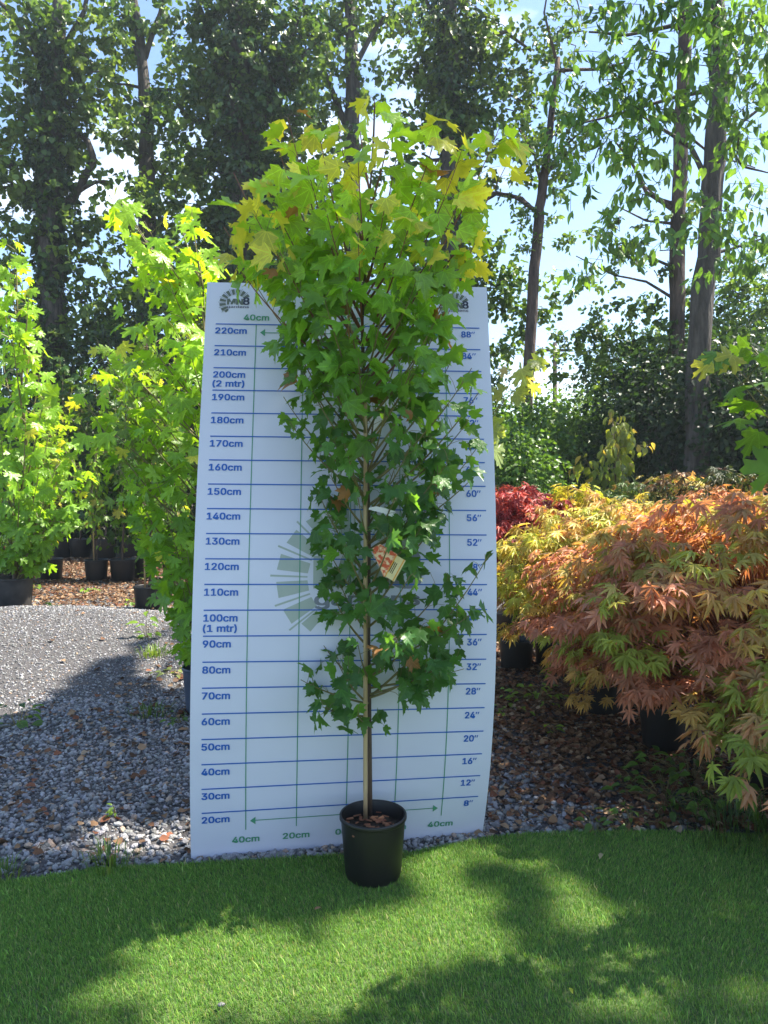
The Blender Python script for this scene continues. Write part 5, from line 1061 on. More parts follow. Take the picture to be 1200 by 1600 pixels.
tall_tree('sunlit_leaning_trunk', 'leaning pinkish brown bare trunk right of the board against open sky', 16,
    [(823, 690, .12), (826, 560, .118), (835, 420, .11), (842, 340, .105), (848, 290, .095), (860, 200, .07), (872, 90, .05)],
    [(.05, [(838, 330), (800, 305), (770, 300)]), (.045, [(848, 300), (835, 240), (810, 200)]), (.045, [(850, 280), (880, 230), (915, 200)]), (.04, [(866, 110), (940, 108), (975, 98), (1000, 60)]), (.035, [(868, 90), (850, 20), (860, -40)])],
    [(850, 250, 36, .9), (815, 275, 28, .6), (880, 275, 30, .6), (870, 210, 36, .8), (900, 240, 28, .5), (815, 350, 24, .6), (830, 375, 14, .3), (880, 375, 20, .35), (905, 140, 36, .5), (880, 60, 40, .5), (900, 10, 40, .4),
     (795, 310, 20, .4), (930, 190, 32, .4), (965, 120, 30, .3)],
    .12, .55, OAK + YEL, bark='pine_bark', tmpl=T_TINY)

# two rough trunks at the right carrying the hanging bright foliage
tall_tree('rough_barked_pine', 'rough barked dark trunk with bare twigs, left one of the pair at right', 13,
    [(1058, 700, .145), (1056, 520, .13), (1058, 400, .125), (1062, 250, .115), (1068, 110, .105), (1072, 0, .1), (1076, -140, .06)],
    [(.045, [(1056, 330), (1010, 300), (985, 250), (960, 220)]), (.035, [(1056, 320), (1030, 310), (1000, 285)]), (.03, [(1058, 470), (1010, 440), (960, 430), (900, 400)]), (.03, [(1057, 350), (1010, 345), (960, 320)]),
     (.03, [(1060, 200), (1110, 240), (1180, 262)]), (.03, [(1056, 420), (1000, 395), (960, 400)])],
    [(985, 540, 40, .5), (1000, 480, 36, .4), (940, 500, 34, .35), (1020, 560, 40, .8), (960, 590, 40, .7), (920, 560, 30, .4), (1020, 420, 30, .3), (985, 375, 28, .25), (940, 440, 24, .3), (1150, 450, 34, .6), (1185, 500, 34, .7), (1130, 520, 34, .8), (1170, 560, 36, .9), (1095, 490, 26, .5), (1045, 530, 30, .6), (1190, 430, 30, .5), (1030, 620, 40, 1), (900, 530, 22, .4), (1010, 340, 24, .2)],
    .10, .7, OAK, bark='pine_bark')

SR = tall_tree('broad_tree_with_shade_leaves', 'big bark ridged trunk at right with unseen leaves added above to shade the turf', 11.5,
    [(1088, 720, .19), (1092, 560, .17), (1104, 400, .16), (1118, 250, .15), (1122, 120, .14), (1118, 0, .13), (1112, -140, .11), (1105, -420, .08)],
    [(.05, [(1112, 300), (1080, 230), (1040, 205), (1000, 180)]), (.05, [(1118, 260), (1160, 190), (1200, 160)]), (.045, [(1120, 90), (1170, 60), (1230, 60)]), (.04, [(1095, 400), (1140, 390), (1200, 370)]),
     (.045, [(1118, 60), (1050, 40), (980, 55), (920, 50)]), (.04, [(1122, 140), (1060, 150), (980, 175), (900, 195)]),
     (.035, [(1118, 200), (1160, 260), (1200, 270)])],
    None, bark='bark')

LNG = [(.10, .20, .045), (.14, .27, .05), (.20, .34, .06), (.12, .23, .05)]
hb = [(900, 60, 34, .3), (945, 30, 40, .5), (1000, 20, 42, .5), (1060, 25, 45, .7), (1120, 25, 50, .9), (1180, 30, 50, 1), (1150, 90, 45, .8), (1090, 90, 45, .8), (1020, 90, 42, .7), (960, 110, 42, .8),
      (990, 165, 45, 1), (920, 170, 42, .8), (880, 120, 34, .5), (1050, 160, 42, .8), (1110, 165, 40, .7), (1175, 170, 45, .8), (930, 235, 40, .7), (1000, 235, 45, .9), (1060, 240, 36, .6), (1165, 235, 42, .8), (1200, 120, 40, .7),
      (880, 215, 34, .5), (905, 300, 28, .4), (960, 300, 32, .4), (1180, 310, 36, .8), (1130, 330, 36, .6), (1090, 365, 30, .7), (1040, 375, 34, .6), (1150, 380, 34, .9), (1190, 390, 34, 1), (1010, 300, 24, .3), (1085, 300, 24, .3),
      (960, 360, 24, .4), (930, 395, 20, .4), (1120, 420, 24, .5), (985, 400, 24, .4), (895, 430, 14, .5)]
pos, tip, nor, sz, cl, twg = clumps(hb, 9.5, .85, .15, LNG, 1.0, .55, 8, .5)
link('crown', scatter('crown', T_LONG[0], pos, frames(tip, nor), sz, cl, M['far']), SR)
b = MB()
for c, e in SHOOTS: b.tube([c, (np.array(c) + e) / 2 + np.array([0, 0, .02]), e], [.004, .0035, .002], 3, False)
for c, e in twg[::2]:
    c, e = Vector(c), Vector(e); b.tube([c + rv(.1), c.lerp(e, .5) + rv(.07), e], [.009, .006, .003], 4, False)
tag(b.build('twigs', M['bark'], SR), kind='stuff')

# leaves added out of view over turf and gravel, gaps shaped for the light patches
LITPX = [(560, 1480, 70, 60), (500, 1560, 90, 45), (395, 1530, 90, 70), (300, 1560, 90, 60), (240, 1480, 50, 30), (330, 1440, 60, 22), (180, 1545, 40, 30), (700, 1345, 62, 28), (660, 1400, 40, 40), (715, 1440, 55, 60), (770, 1490, 60, 30),
         (820, 1345, 45, 18), (860, 1370, 30, 18), (905, 1425, 45, 38), (940, 1470, 48, 34), (980, 1500, 40, 22), (1010, 1575, 50, 40), (690, 1500, 60, 36), (640, 1590, 60, 22), (860, 1520, 40, 26), (1135, 1435, 18, 9), (1170, 1440, 22, 8), (1085, 1460, 26, 8), (1100, 1500, 24, 9), (1180, 1380, 16, 8), (1020, 1310, 30, 9),
         (1120, 1580, 20, 10), (620, 1470, 40, 40),
         (80, 985, 175, 45), (60, 960, 170, 22), (250, 1040, 40, 26), (215, 1318, 75, 24), (150, 1290, 35, 12), (480, 1343, 80, 9), (270, 1060, 30, 18), (280, 1310, 40, 26), (150, 1215, 14, 6)]
LITPX += [(random.uniform(0, 1200), random.uniform(1370, 1600), random.uniform(14, 30), random.uniform(9, 20)) for _ in range(34)]
def added_shade_leaves():
    n = 26000
    gx = rng.uniform(-2.3, 1.7, n); gy = rng.uniform(1.75, 8.0, n)
    keep = (gx < .75) | (gy < 3.1)
    keep &= (gy < 3.45) | ((gx < -.55) & (gx > -gy * .55 - .2))
    g = np.stack([gx, gy, np.zeros(n)], 1)
    # back to the picture of the ground only to read the light patches listed above
    dy, dz = gy * CP + CAM_H * SP, -CAM_H * CP + gy * SP
    px, py = 600 + FPX * gx / dy, 800 - FPX * dz / dy
    wob = 1 + .25 * np.sin(gx * 9 + 2) * np.cos(gy * 11)
    for cx, cy, rx, ry in LITPX:
        keep &= (((px - cx) / (rx * 1.2)) ** 2 + ((py - cy) / (ry * 1.2)) ** 2) > wob
    keep &= rng.random(n) < .96
    g = g[keep]; n = len(g)
    S = np.array(SUN); zz = rng.uniform(8.6, 11.0, n)
    pos = g + S[None] * (zz / S[2])[:, None]
    tip = rng.normal(0, 1, (n, 3)); tip[:, 2] -= .3
    nor = rng.normal(0, .45, (n, 3)) + S[None]
    return pos, tip, nor, rng.uniform(.085, .14, n), np.array(LNG)[rng.integers(0, 4, n)]
pos, tip, nor, sz, cl = added_shade_leaves()
link('crown', scatter('crown', T_TUFT, pos, frames(tip, nor), sz, cl, M['far']), SR)  # added shade leaves, separate from the tree's visible crown
top = P(1112, -140, 11.5)
for q in ((4.5, 5.0, 9.8), (6.5, 4.2, 9.6), (8.2, 4.6, 9.9), (3.8, 7.5, 9.6), (5.8, 8.5, 9.8), (7.6, 6.8, 9.9)):
    b = MB(); e = Vector(q); limb(b, [top + Vector((0, 0, random.uniform(-1, .4))), top.lerp(e, .5) + Vector((0, 0, .5)), e], .07, .015, 7); b.build('limb', M['bark'], SR)  # limbs reaching out to the added shade leaves

# ------------------------------------------------------------------ utility poles and wires
root = empty('utility_pole', (P(868, 700, 30).x, 30, 0), 'thin distant utility pole right of the leaning trunk', 'utility pole')
b = MB(); b.tube([Vector((P(868, 700, 30).x, 30, -.1)), P(867, 535, 30)], [.11, .08], 10); b.build('pole', M['pine_bark'], root)
b = MB(); b.box(P(867, 548, 30) + Vector((0, -.12, 0)), (1.3, .09, .09)); b.build('crossarm', M['pine_bark'], root)
for dx in (-.5, 0, .5):
    b = MB(); b.lathe(P(867, 548, 30) + Vector((dx, -.12, .05)), [(.0, 0), (.03, 0), (.045, .05), (.03, .1), (0, .12)], 10); b.build('insulator', M['white'], root)
M['wire'] = mat('wire', (.03, .03, .035), (.04, .04, .045), 20, .6)
for k, (yy, dz) in enumerate(((529, 0), (534, .0))):
    b = MB(); a_, e_ = P(560, yy - 2, 30), P(1180, yy + 2, 30)
    b.tube([a_.lerp(e_, t) + Vector((0, .1 * k, -.5 * (1 - (2 * t - 1) ** 2))) for t in np.linspace(0, 1, 16)], .012, 5)
    tag(b.build('overhead_wire', M['wire']), ('upper' if k == 0 else 'lower') + ' overhead wire crossing the sky gap right of the board', 'wire', 'overhead wires across the sky gap')

# ------------------------------------------------------------------ hedges and undergrowth
def bush(name, label, cat, c, rad, n, size, pal, tmpl=T_TINY, group=None, stems_=14, mt='far', cname='foliage', layers=.5, hang=0.1, bmat='bark'):
    root = empty(name, (c[0], c[1], 0), label, cat, group)
    u = nrm(rng.normal(0, 1, (n, 3)))
    lump = 1 + .16 * np.sin(u[:, 0] * 7 + c[0]) * np.cos(u[:, 2] * 6) + .12 * np.sin(u[:, 1] * 9 + u[:, 0] * 13)
    pos = np.array(c) + u * (rng.random((n, 1)) ** layers) * np.array(rad) * lump[:, None]
    pos[:, 2] = np.abs(pos[:, 2]) + .03
    out = nrm(u * np.array([1, 1, .6]))
    tip = out * .6 + rng.normal(0, .5, (n, 3)); tip[:, 2] -= .25 + hang
    nor = out * .5 + rng.normal(0, .5, (n, 3)); nor[:, 2] += .5
    ck = np.array(pal)[(np.abs(np.sin(pos[:, 0] * 3.1 / rad[0] + pos[:, 2] * 5.3 / rad[2]) * 997) % 1 * len(pal)).astype(int) % len(pal)] * .5 + np.array(pal)[rng.integers(0, len(pal), n)] * .5
    me = scatter(cname, tmpl, pos, frames(tip, nor), size * rng.uniform(.65, 1.3, n), ck * rng.uniform(.75, 1.25, (n, 1)), M[mt])
    link(cname, me, root)
    if stems_:
        b = MB()
        for k in range(stems_):
            a = random.uniform(0, 6.28); e = Vector(c) + Vector((math.cos(a) * rad[0] * random.uniform(.2, .8), math.sin(a) * rad[1] * random.uniform(.2, .8), rad[2] * random.uniform(.2, .8)))
            p0 = Vector((c[0] + random.uniform(-.2, .2), c[1] + random.uniform(-.2, .2), 0))
            b.tube(bez(p0, p0.lerp(e, .5) + Vector((0, 0, .3)), e, 5), [.03, .026, .022, .018, .012, .006], 5, False)
        b.build('stems', M[bmat], root)
    return root

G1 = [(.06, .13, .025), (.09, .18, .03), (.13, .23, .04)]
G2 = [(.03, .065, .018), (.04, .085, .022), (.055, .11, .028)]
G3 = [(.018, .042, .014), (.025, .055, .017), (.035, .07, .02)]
def bc3(px, py, Y): p = P(px, py, Y); return (p.x, p.y, p.z)
bush('sunny_shrub', 'bright yellow green shrub at the foot of the leaning trunk', 'shrub', bc3(815, 700, 13), (.95, .8, .85), 5200, .085, G1)
bush('sunny_shrub', 'lime shrub with rounded top between leaning trunk and utility pole', 'shrub', bc3(880, 690, 14.5), (1.1, .9, .95), 5200, .09, [(.10, .19, .03), (.15, .25, .04), (.08, .15, .03)])
bush('leafy_shrub', 'mid green shrub directly right of the board edge', 'shrub', bc3(800, 745, 10.5), (.7, .7, .7), 3600, .075, G1)
bush('laurel_hedge', 'dark glossy laurel bush in shade behind the fine maples', 'shrub', bc3(1075, 670, 12.5), (1.6, 1.2, 1.5), 9000, .10, G3)
bush('laurel_hedge', 'darkest laurel bush in shade at the far right edge', 'shrub', bc3(1190, 670, 11.5), (1.4, 1.3, 1.5), 9000, .10, G3)
bush('hawthorn_thicket', 'tall dark green thicket around the pair of rough trunks', 'thicket', bc3(1000, 610, 16), (1.7, 1.2, 1.4), 8000, .09, G2)
bush('hawthorn_thicket', 'tall thicket behind the right edge with small green leaves', 'thicket', bc3(1160, 560, 15), (1.5, 1.2, 1.9), 9000, .085, G2)
bush('holly_thicket', 'dark thicket below the rough trunks beside the sunny shrubs', 'thicket', bc3(960, 700, 13.5), (1.0, 1.0, 1.1), 5500, .085, G2)
# behind the left pots
bush('dense_thicket', 'dark thicket behind the potted trees at the far left', 'thicket', bc3(30, 700, 17.5), (2.1, 1.5, 3.0), 12000, .12, G3)
bush('dense_thicket', 'dark thicket under the ivied oak behind the pots', 'thicket', bc3(140, 700, 18), (1.9, 1.5, 2.9), 12000, .12, G2)
bush('dense_thicket', 'dark thicket behind the back row pots near the slim tree', 'thicket', bc3(250, 690, 17), (1.9, 1.5, 3.1), 12000, .12, G3)
bush('dense_thicket', 'dark thicket hidden mostly behind the board', 'thicket', bc3(370, 690, 17), (1.9, 1.5, 3.3), 9000, .13, G3)
bush('dense_thicket', 'dark thicket behind the board and the lime tree', 'thicket', bc3(560, 690, 18), (2.2, 1.5, 3.0), 8000, .14, G3)
bush('dense_thicket', 'dark thicket behind the right half of the board', 'thicket', bc3(720, 700, 17), (1.3, 1.3, 2.2), 6000, .13, G2)
# far wood on the horizon
n = 52000
x = rng.uniform(-75, 75, n); y = 62 + 6 * np.sin(x * .2) + rng.normal(0, 2.5, n)
hgt = 5.0 + 2.2 * np.sin(x * .31 + 1) + 1.5 * np.sin(x * .83) + .8 * np.sin(x * 2.1)
z = hgt * rng.random(n) ** .55
pos = np.stack([x, y, z], 1); tip = rng.normal(0, 1, (n, 3)); nor = rng.normal(0, .6, (n, 3)) + np.array([0, -.3, .7])
tag(link('far_wood', scatter('far_wood', T_TINY, pos, frames(tip, nor), rng.uniform(.5, 1.0, n), np.array(G2)[rng.integers(0, 3, n)] * 1.3, M['far'])),
    'distant low wood along the horizon behind everything', 'wood', kind='stuff')

# ------------------------------------------------------------------ potted maples and saplings at the left
def potted(name, label, cat, foot, pr, ph, potm, trunk, branches, size, colf, tm, kind, limit, group=None, spacing=.07, cane=False, petiole=.06, sprayn=2, droop=.55, bw=.008, mo='maple_o', ma='maple_a', thin=.1, upface=.6):
    """foot: ground point. trunk: points. branches: (start 0..1 up the trunk, end point)."""
    root = empty(name, tuple(foot), label, cat, group)
    foot = Vector(foot)
    if pr: pot(root, foot + Vector((0, 0, .004)), pr, ph, M[potm])
    b = MB(); pts = []
    tr = [Vector(t) for t in trunk]
    for i in range(len(tr) - 1):
        for k in range(4): pts.append(tr[i].lerp(tr[i + 1], k / 4) + rv(.004))
    pts.append(tr[-1]); m = len(pts)
    b.tube(pts, [bw * 1.5 * (1 - .82 * i / (m - 1)) for i in range(m)], 7); b.build('trunk', M['young_bark'], root)
    if cane:
        b = MB(); h = tr[0].lerp(tr[-1], .6).z
        b.tube([foot + Vector((-.03, -.02, ph * .7)), foot + Vector((-.028, -.02, h))], .011, 7); b.build('bamboo_cane', M['cane'], root)
    p_ = Plant(root, tm, M[mo], M[ma])
    st = MB()
    allb = [(pts[int(s_ * (m - 1))], Vector(e)) for s_, e in branches] + [(pts[int(.75 * (m - 1))], pts[-1] + Vector((0, 0, .02)))]
    for a, e in allb:
        L = (e - a).length
        mid = Vector((a.x + (e.x - a.x) * .6, a.y + (e.y - a.y) * .6, a.z + (e.z - a.z) * .45 + .02))
        q = bez(a, mid, e, 7)
        st.tube(q, [bw * .62 * (1 - .75 * i / 7) for i in range(8)], 5, False)
        nn = max(3, int(L / spacing))
        for i in range(nn + 1):
            t = .2 + .8 * i / nn; f = t * 7; k = min(6, int(f)); p = q[k].lerp(q[k + 1], f - k); dv = (q[k + 1] - q[k]).normalized()
            s0 = dv.cross(Vector((0, 0, 1))).normalized() if abs(dv.z) < .98 else Vector((1, 0, 0)); s1 = s0.cross(dv)
            ang = (i % 2) * 1.57 + random.uniform(-.5, .5)
            for sg in ([1, -1] + [0] * (i == nn))[:sprayn + 1]:
                if random.random() < thin: continue
                out = dv if sg == 0 else (s0 * math.cos(ang) + s1 * math.sin(ang)) * sg + dv * .5
                out = (out.normalized() + rv(.2)).normalized()
                pet = petiole * random.uniform(.6, 1.3)
                w = p + out * pet
                st.tube([p, w], [bw * .2, bw * .14], 3, False)
                hz = Vector((out.x, out.y, 0))
                p_.leaf(w, hz * .75 + Vector((0, 0, -droop)) + rv(.3), hz * .5 + Vector((0, -.2, upface)) + rv(.42), size * random.uniform(.65, 1.25) * (1.1 - .25 * t), colf(w, t))
    st.build('branches', M['green_twig'], root)
    p_.finish(limit, leafmeshes(kind, tm, M[mo]))
    return root

def colmix(a, b_, c_=None, z0=1, z1=2, tipp=.3):
    a, b_, c_ = np.array(a), np.array(b_), np.array(c_ if c_ is not None else b_)
    def f(w, t):
        k = min(1, max(0, (w.z - z0) / (z1 - z0) + random.gauss(0, .15)))
        c = a + (b_ - a) * k
        if t > .85 and random.random() < tipp: c = c_
        return c * random.uniform(.8, 1.2)
    return f

# lime maple half hidden by the board's left edge
foot = G(322, 1112); D0 = foot.y
br = []
for (x, y, dy) in [(200, 330, -.1), (190, 318, .1), (225, 345, -.2), (240, 380, 0), (215, 400, .2), (255, 420, -.2), (280, 400, .1), (310, 410, -.1), (250, 470, .15), (210, 500, -.1), (235, 520, .2), (270, 510, -.3),
                   (165, 560, -.1), (115, 612, .0), (140, 640, -.15), (180, 600, .2), (200, 640, -.25), (165, 690, .1), (200, 700, -.1), (230, 620, -.35), (250, 680, -.3), (215, 760, .1), (240, 740, -.3), (215, 790, 0),
                   (260, 800, -.25), (285, 760, -.35), (290, 850, -.25), (262, 870, -.1), (285, 915, -.2), (300, 560, -.35), (320, 480, -.3), (340, 420, .2), (300, 640, -.3), (310, 720, -.4), (290, 600, .2), (320, 860, -.1), (250, 870, .2), (305, 890, .1),
                   (420, 430, .3), (380, 470, .4), (400, 600, .4), (430, 700, .4), (280, 340, .3), (270, 560, -.1), (225, 575, .1), (190, 560, .25)]:
    e = P(x, y, D0 + dy); ty = min(.95, max(.05, (e.z - .55) / 2.9 - .12 - abs(e.x - foot.x) * .18))
    br.append((ty, e))
potted('lime_maple_tree', 'large lime green maple in a blue black pot half hidden by the board edge', 'potted tree', foot, .15, .30, 'blue_pot',
       [foot + Vector((0, 0, .2)), P(330, 800, D0), P(325, 600, D0 + .03), P(315, 450, D0), P(300, 350, D0)], br, .115,
       colmix((.16, .34, .03), (.32, .54, .04), (.56, .58, .07), 1.0, 3.0, .12), T_NOR, 'nor', 300, spacing=.10, petiole=.09, bw=.011, thin=.36)
foot = G(22, 950); D0 = foot.y
br = []
for (x, y, dy) in [(25, 392, 0), (15, 430, .2), (45, 460, -.2), (5, 480, -.1), (50, 510, .2), (20, 530, -.3), (65, 560, 0), (5, 570, .3), (70, 610, -.2), (30, 600, .3), (-20, 620, 0), (80, 660, .1), (40, 660, -.4), (0, 680, -.2),
                   (90, 720, -.1), (60, 740, -.4), (20, 740, -.4), (-20, 720, .2), (110, 745, 0), (130, 745, .2), (70, 775, -.3), (25, 770, -.3), (0, 760, -.2), (95, 790, -.1), (75, 795, .2), (-30, 750, 0), (130, 760, .1), (110, 700, .3), (60, 700, .3), (30, 770, -.5), (-30, 680, .2)]:
    e = P(x, y, D0 + dy); ty = min(.95, max(.05, (e.z - .75) / 3.4 - .06 - abs(e.x - foot.x) * .15)); br.append((ty, e))
potted('column_maple_tree', 'tall narrow bright green maple in a dusty pot at the far left edge', 'potted tree', foot, .225, .36, 'old_pot',
       [foot + Vector((0, 0, .25)), P(30, 850, D0), P(40, 700, D0), P(32, 550, D0), P(22, 420, D0)], br, .155,
       colmix((.18, .36, .035), (.30, .52, .04), (.56, .58, .07), .9, 3.4, .08), T_NOR, 'nor', 300, spacing=.12, petiole=.1, bw=.022, thin=.32)

foot = G(232, 957); D0 = foot.y
br = [(random.uniform(.35, .95), P(232 + random.gauss(0, 34), y, D0 + random.uniform(-.35, .35))) for y in np.linspace(520, 880, 26)]
sap = potted('staked_maple_sapling', 'staked maple sapling with white label in the pot beside the lime maple', 'potted tree', foot, .165, .30, 'pot',
       [foot + Vector((0.02, 0, .2)), P(236, 760, D0), P(234, 640, D0), P(228, 520, D0)], br, .12,
       colmix((.09, .20, .025), (.18, .30, .035), (.40, .40, .06), .8, 2.4, .2), T_NOR, 'nor', 160, spacing=.11, cane=True, bw=.014)
card('white_plant_label', [P(220, 793, D0 - .05), P(232, 794, D0 - .05), P(232, 803, D0 - .06), P(220, 802, D0 - .06)], M['white'], sap)
card('picture_tag', [P(222, 783, D0 - .05), P(231, 784, D0 - .05), P(232, 792, D0 - .06), P(223, 792, D0 - .06)], M['picture'], sap)

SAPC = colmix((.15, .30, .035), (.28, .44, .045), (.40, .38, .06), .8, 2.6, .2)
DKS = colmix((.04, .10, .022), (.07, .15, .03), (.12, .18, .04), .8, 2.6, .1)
rows = [  # px, py of pot base, pot radius, height, label, top py, spread px, colour, leaf, kind
    (79, 906, .19, .32, 'sapling in the square looking black pot right of the dusty pot', 610, 34, SAPC, .14),
    (151, 908, .175, .32, 'sapling with trailing oval leaved shoot in middle row black pot', 690, 24, SAPC, .11),
    (192, 908, .19, .33, 'sapling with pale low shoot in the pot with a weed before it', 640, 26, DKS, .12),
    (226, 904, .185, .33, 'dark sapling in the black pot just behind the staked sapling', 600, 30, SAPC, .13),
    (272, 906, .18, .32, 'sapling in black pot hidden behind the hanging lime maple leaves', 650, 22, DKS, .13),
]
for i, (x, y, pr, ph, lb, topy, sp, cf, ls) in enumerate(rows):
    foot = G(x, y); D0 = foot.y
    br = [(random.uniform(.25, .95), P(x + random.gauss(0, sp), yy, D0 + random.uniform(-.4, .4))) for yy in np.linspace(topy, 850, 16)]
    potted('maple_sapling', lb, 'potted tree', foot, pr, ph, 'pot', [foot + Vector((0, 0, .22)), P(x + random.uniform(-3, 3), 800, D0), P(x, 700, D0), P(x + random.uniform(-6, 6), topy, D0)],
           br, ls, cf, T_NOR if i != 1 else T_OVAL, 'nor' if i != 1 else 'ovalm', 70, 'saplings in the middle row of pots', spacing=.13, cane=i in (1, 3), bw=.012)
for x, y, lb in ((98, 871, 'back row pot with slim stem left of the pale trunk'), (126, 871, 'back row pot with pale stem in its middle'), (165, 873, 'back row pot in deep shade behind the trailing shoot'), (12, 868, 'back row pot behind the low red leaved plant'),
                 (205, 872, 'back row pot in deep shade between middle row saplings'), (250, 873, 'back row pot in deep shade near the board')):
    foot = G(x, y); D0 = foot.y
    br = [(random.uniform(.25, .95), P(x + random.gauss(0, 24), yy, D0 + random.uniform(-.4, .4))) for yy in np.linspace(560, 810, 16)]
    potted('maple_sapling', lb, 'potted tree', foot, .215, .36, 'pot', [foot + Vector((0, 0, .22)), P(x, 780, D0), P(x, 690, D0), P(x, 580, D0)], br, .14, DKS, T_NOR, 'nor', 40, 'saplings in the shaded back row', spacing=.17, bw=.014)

# low plants at the far left
foot = G(8, 918)
c0 = Vector((foot.x, foot.y, 0))
lp = empty('low_shrub', tuple(c0), 'low green potted shrub behind the dusty pot at the left edge', 'shrub')
pot(lp, c0, .15, .22, M['pot'])
n = 900
u = nrm(rng.normal(0, 1, (n, 3))) * rng.random((n, 1)) ** .4
pos = np.array(c0) + np.array([.05, 0, .45]) + u * np.array([.36, .3, .26])
cl = np.array([(.05, .11, .03), (.08, .15, .035), (.10, .18, .05)])[rng.integers(0, 3, n)]
link('foliage', scatter('foliage', T_TUFT, pos, frames(u + rng.normal(0, .4, (n, 3)), u * .4 + rng.normal(0, .4, (n, 3)) + np.array([0, 0, .6])), rng.uniform(.04, .08, n), cl, M['far']), lp)
b = MB()
for k in range(7):
    a = random.uniform(0, 6.28); b.tube([c0 + Vector((0, 0, .16)), c0 + Vector((.15 * math.cos(a), .15 * math.sin(a), .45))], [.006, .003], 4, False)
b.build('stems', M['young_bark'], lp)
q = G(0, 905); rp_ = empty('red_leaved_plant', (q.x - .1, q.y, 0), 'small red leaved plant cut by the left picture edge', 'plant')
pp = Plant(rp_, T_OVAL, M['jap_o'], M['jap_a'])
for k in range(40):
    a = random.uniform(0, 6.28); r_ = random.uniform(.05, .25)
    pp.leaf(Vector((q.x - .1 + math.cos(a) * r_, q.y + math.sin(a) * r_, .28 + random.uniform(0, .2))), (math.cos(a), math.sin(a), -.3), (random.gauss(0, .3), -.3, .8), random.uniform(.09, .14), np.array((.30, .03, .035)) * random.uniform(.6, 1.3))
pp.finish(40, leafmeshes('ovalj', T_OVAL, M['jap_o']))
b = MB(); b.tube([Vector((q.x - .1, q.y, 0)), Vector((q.x - .1, q.y, .4))], [.012, .006], 5); b.build('stem', M['young_bark'], rp_)

# support rail among the saplings
b = MB(); b.tube([P(60, 770, 12.6), P(150, 768, 12.6), P(200, 770, 12.6), P(330, 772, 12.6)], .011, 6)
tag(b.build('support_rail', M['wire']), 'thin dark support rail running through the saplings at the left', 'rail')
for x in (60, 330):
    p = P(x, 770, 12.6); b = MB(); b.tube([Vector((p.x, p.y, -.02)), Vector((p.x, p.y, p.z + .05))], .02, 6)
    tag(b.build('rail_post', M['cane']), ('left' if x == 60 else 'right') + ' wooden post that carries the thin support rail', 'post', 'posts of the support rail')

# sapling behind the board whose pale tip shows at its right
foot = Vector((P(690, 600, 4.2).x, 4.2, 0))
potted('pale_leaved_maple', 'maple behind the board with pale leaf tips showing at its right edge', 'potted tree', foot, .14, .28, 'pot', [foot + Vector((0, 0, .2)), foot + Vector((-.05, 0, 1.0)), P(745, 620, 4.2)],
       [(.9, P(835, 572, 4.1)), (.85, P(800, 590, 4.2)), (.8, P(740, 560, 4.3)), (.6, P(700, 700, 4.2))], .12, colmix((.20, .30, .06), (.30, .38, .12), (.45, .42, .2), 1, 2, .4), T_NOR, 'nor', 40, spacing=.12, bw=.007, thin=.35)

# maple whose branch enters at the right edge, trunk just out of the picture
foot = Vector((1.95, 2.75, 0))
rt = [foot + Vector((0, 0, .2)), foot + Vector((.02, 0, .8)), foot + Vector((0, 0, 1.5)), foot + Vector((0.02, 0, 2.0))]
potted('sharp_leaved_maple', 'maple reaching in at the right edge with big pointed leaves', 'potted tree', foot, .15, .3, 'pot', rt,
       [(.6, P(1140, 565, 2.35)), (.55, P(1160, 600, 2.4)), (.7, P(1190, 560, 2.5))], .115,
       colmix((.10, .22, .03), (.15, .27, .04), (.42, .42, .06), 1.2, 3.0, .12), T_NOR, 'nor', 60, spacing=.13, bw=.008, thin=.3, droop=.35)

# ------------------------------------------------------------------ fine leaved maples at the right
def jcol(kind):
    P_ = {'orange': [((.50, .21, .12), .34), ((.54, .36, .10), .24), ((.36, .42, .07), .20), ((.62, .30, .19), .22)],
          'yellow': [((.46, .50, .07), .40), ((.58, .46, .10), .30), ((.62, .36, .15), .18), ((.30, .38, .05), .12)],
          'red': [((.36, .05, .05), .5), ((.48, .09, .06), .3), ((.22, .035, .04), .2)],
          'mixed': [((.30, .38, .06), .35), ((.46, .40, .09), .25), ((.60, .32, .17), .3), ((.18, .26, .04), .1)],
          'green': [((.07, .13, .03), .5), ((.10, .17, .035), .35), ((.22, .13, .06), .15)],
          'dark': [((.05, .08, .025), .5), ((.16, .09, .045), .3), ((.09, .12, .03), .2)]}[kind]
    cs = [np.array(c) for c, _ in P_]; w = [x for _, x in P_]
    return lambda: random.choices(cs, w)[0]

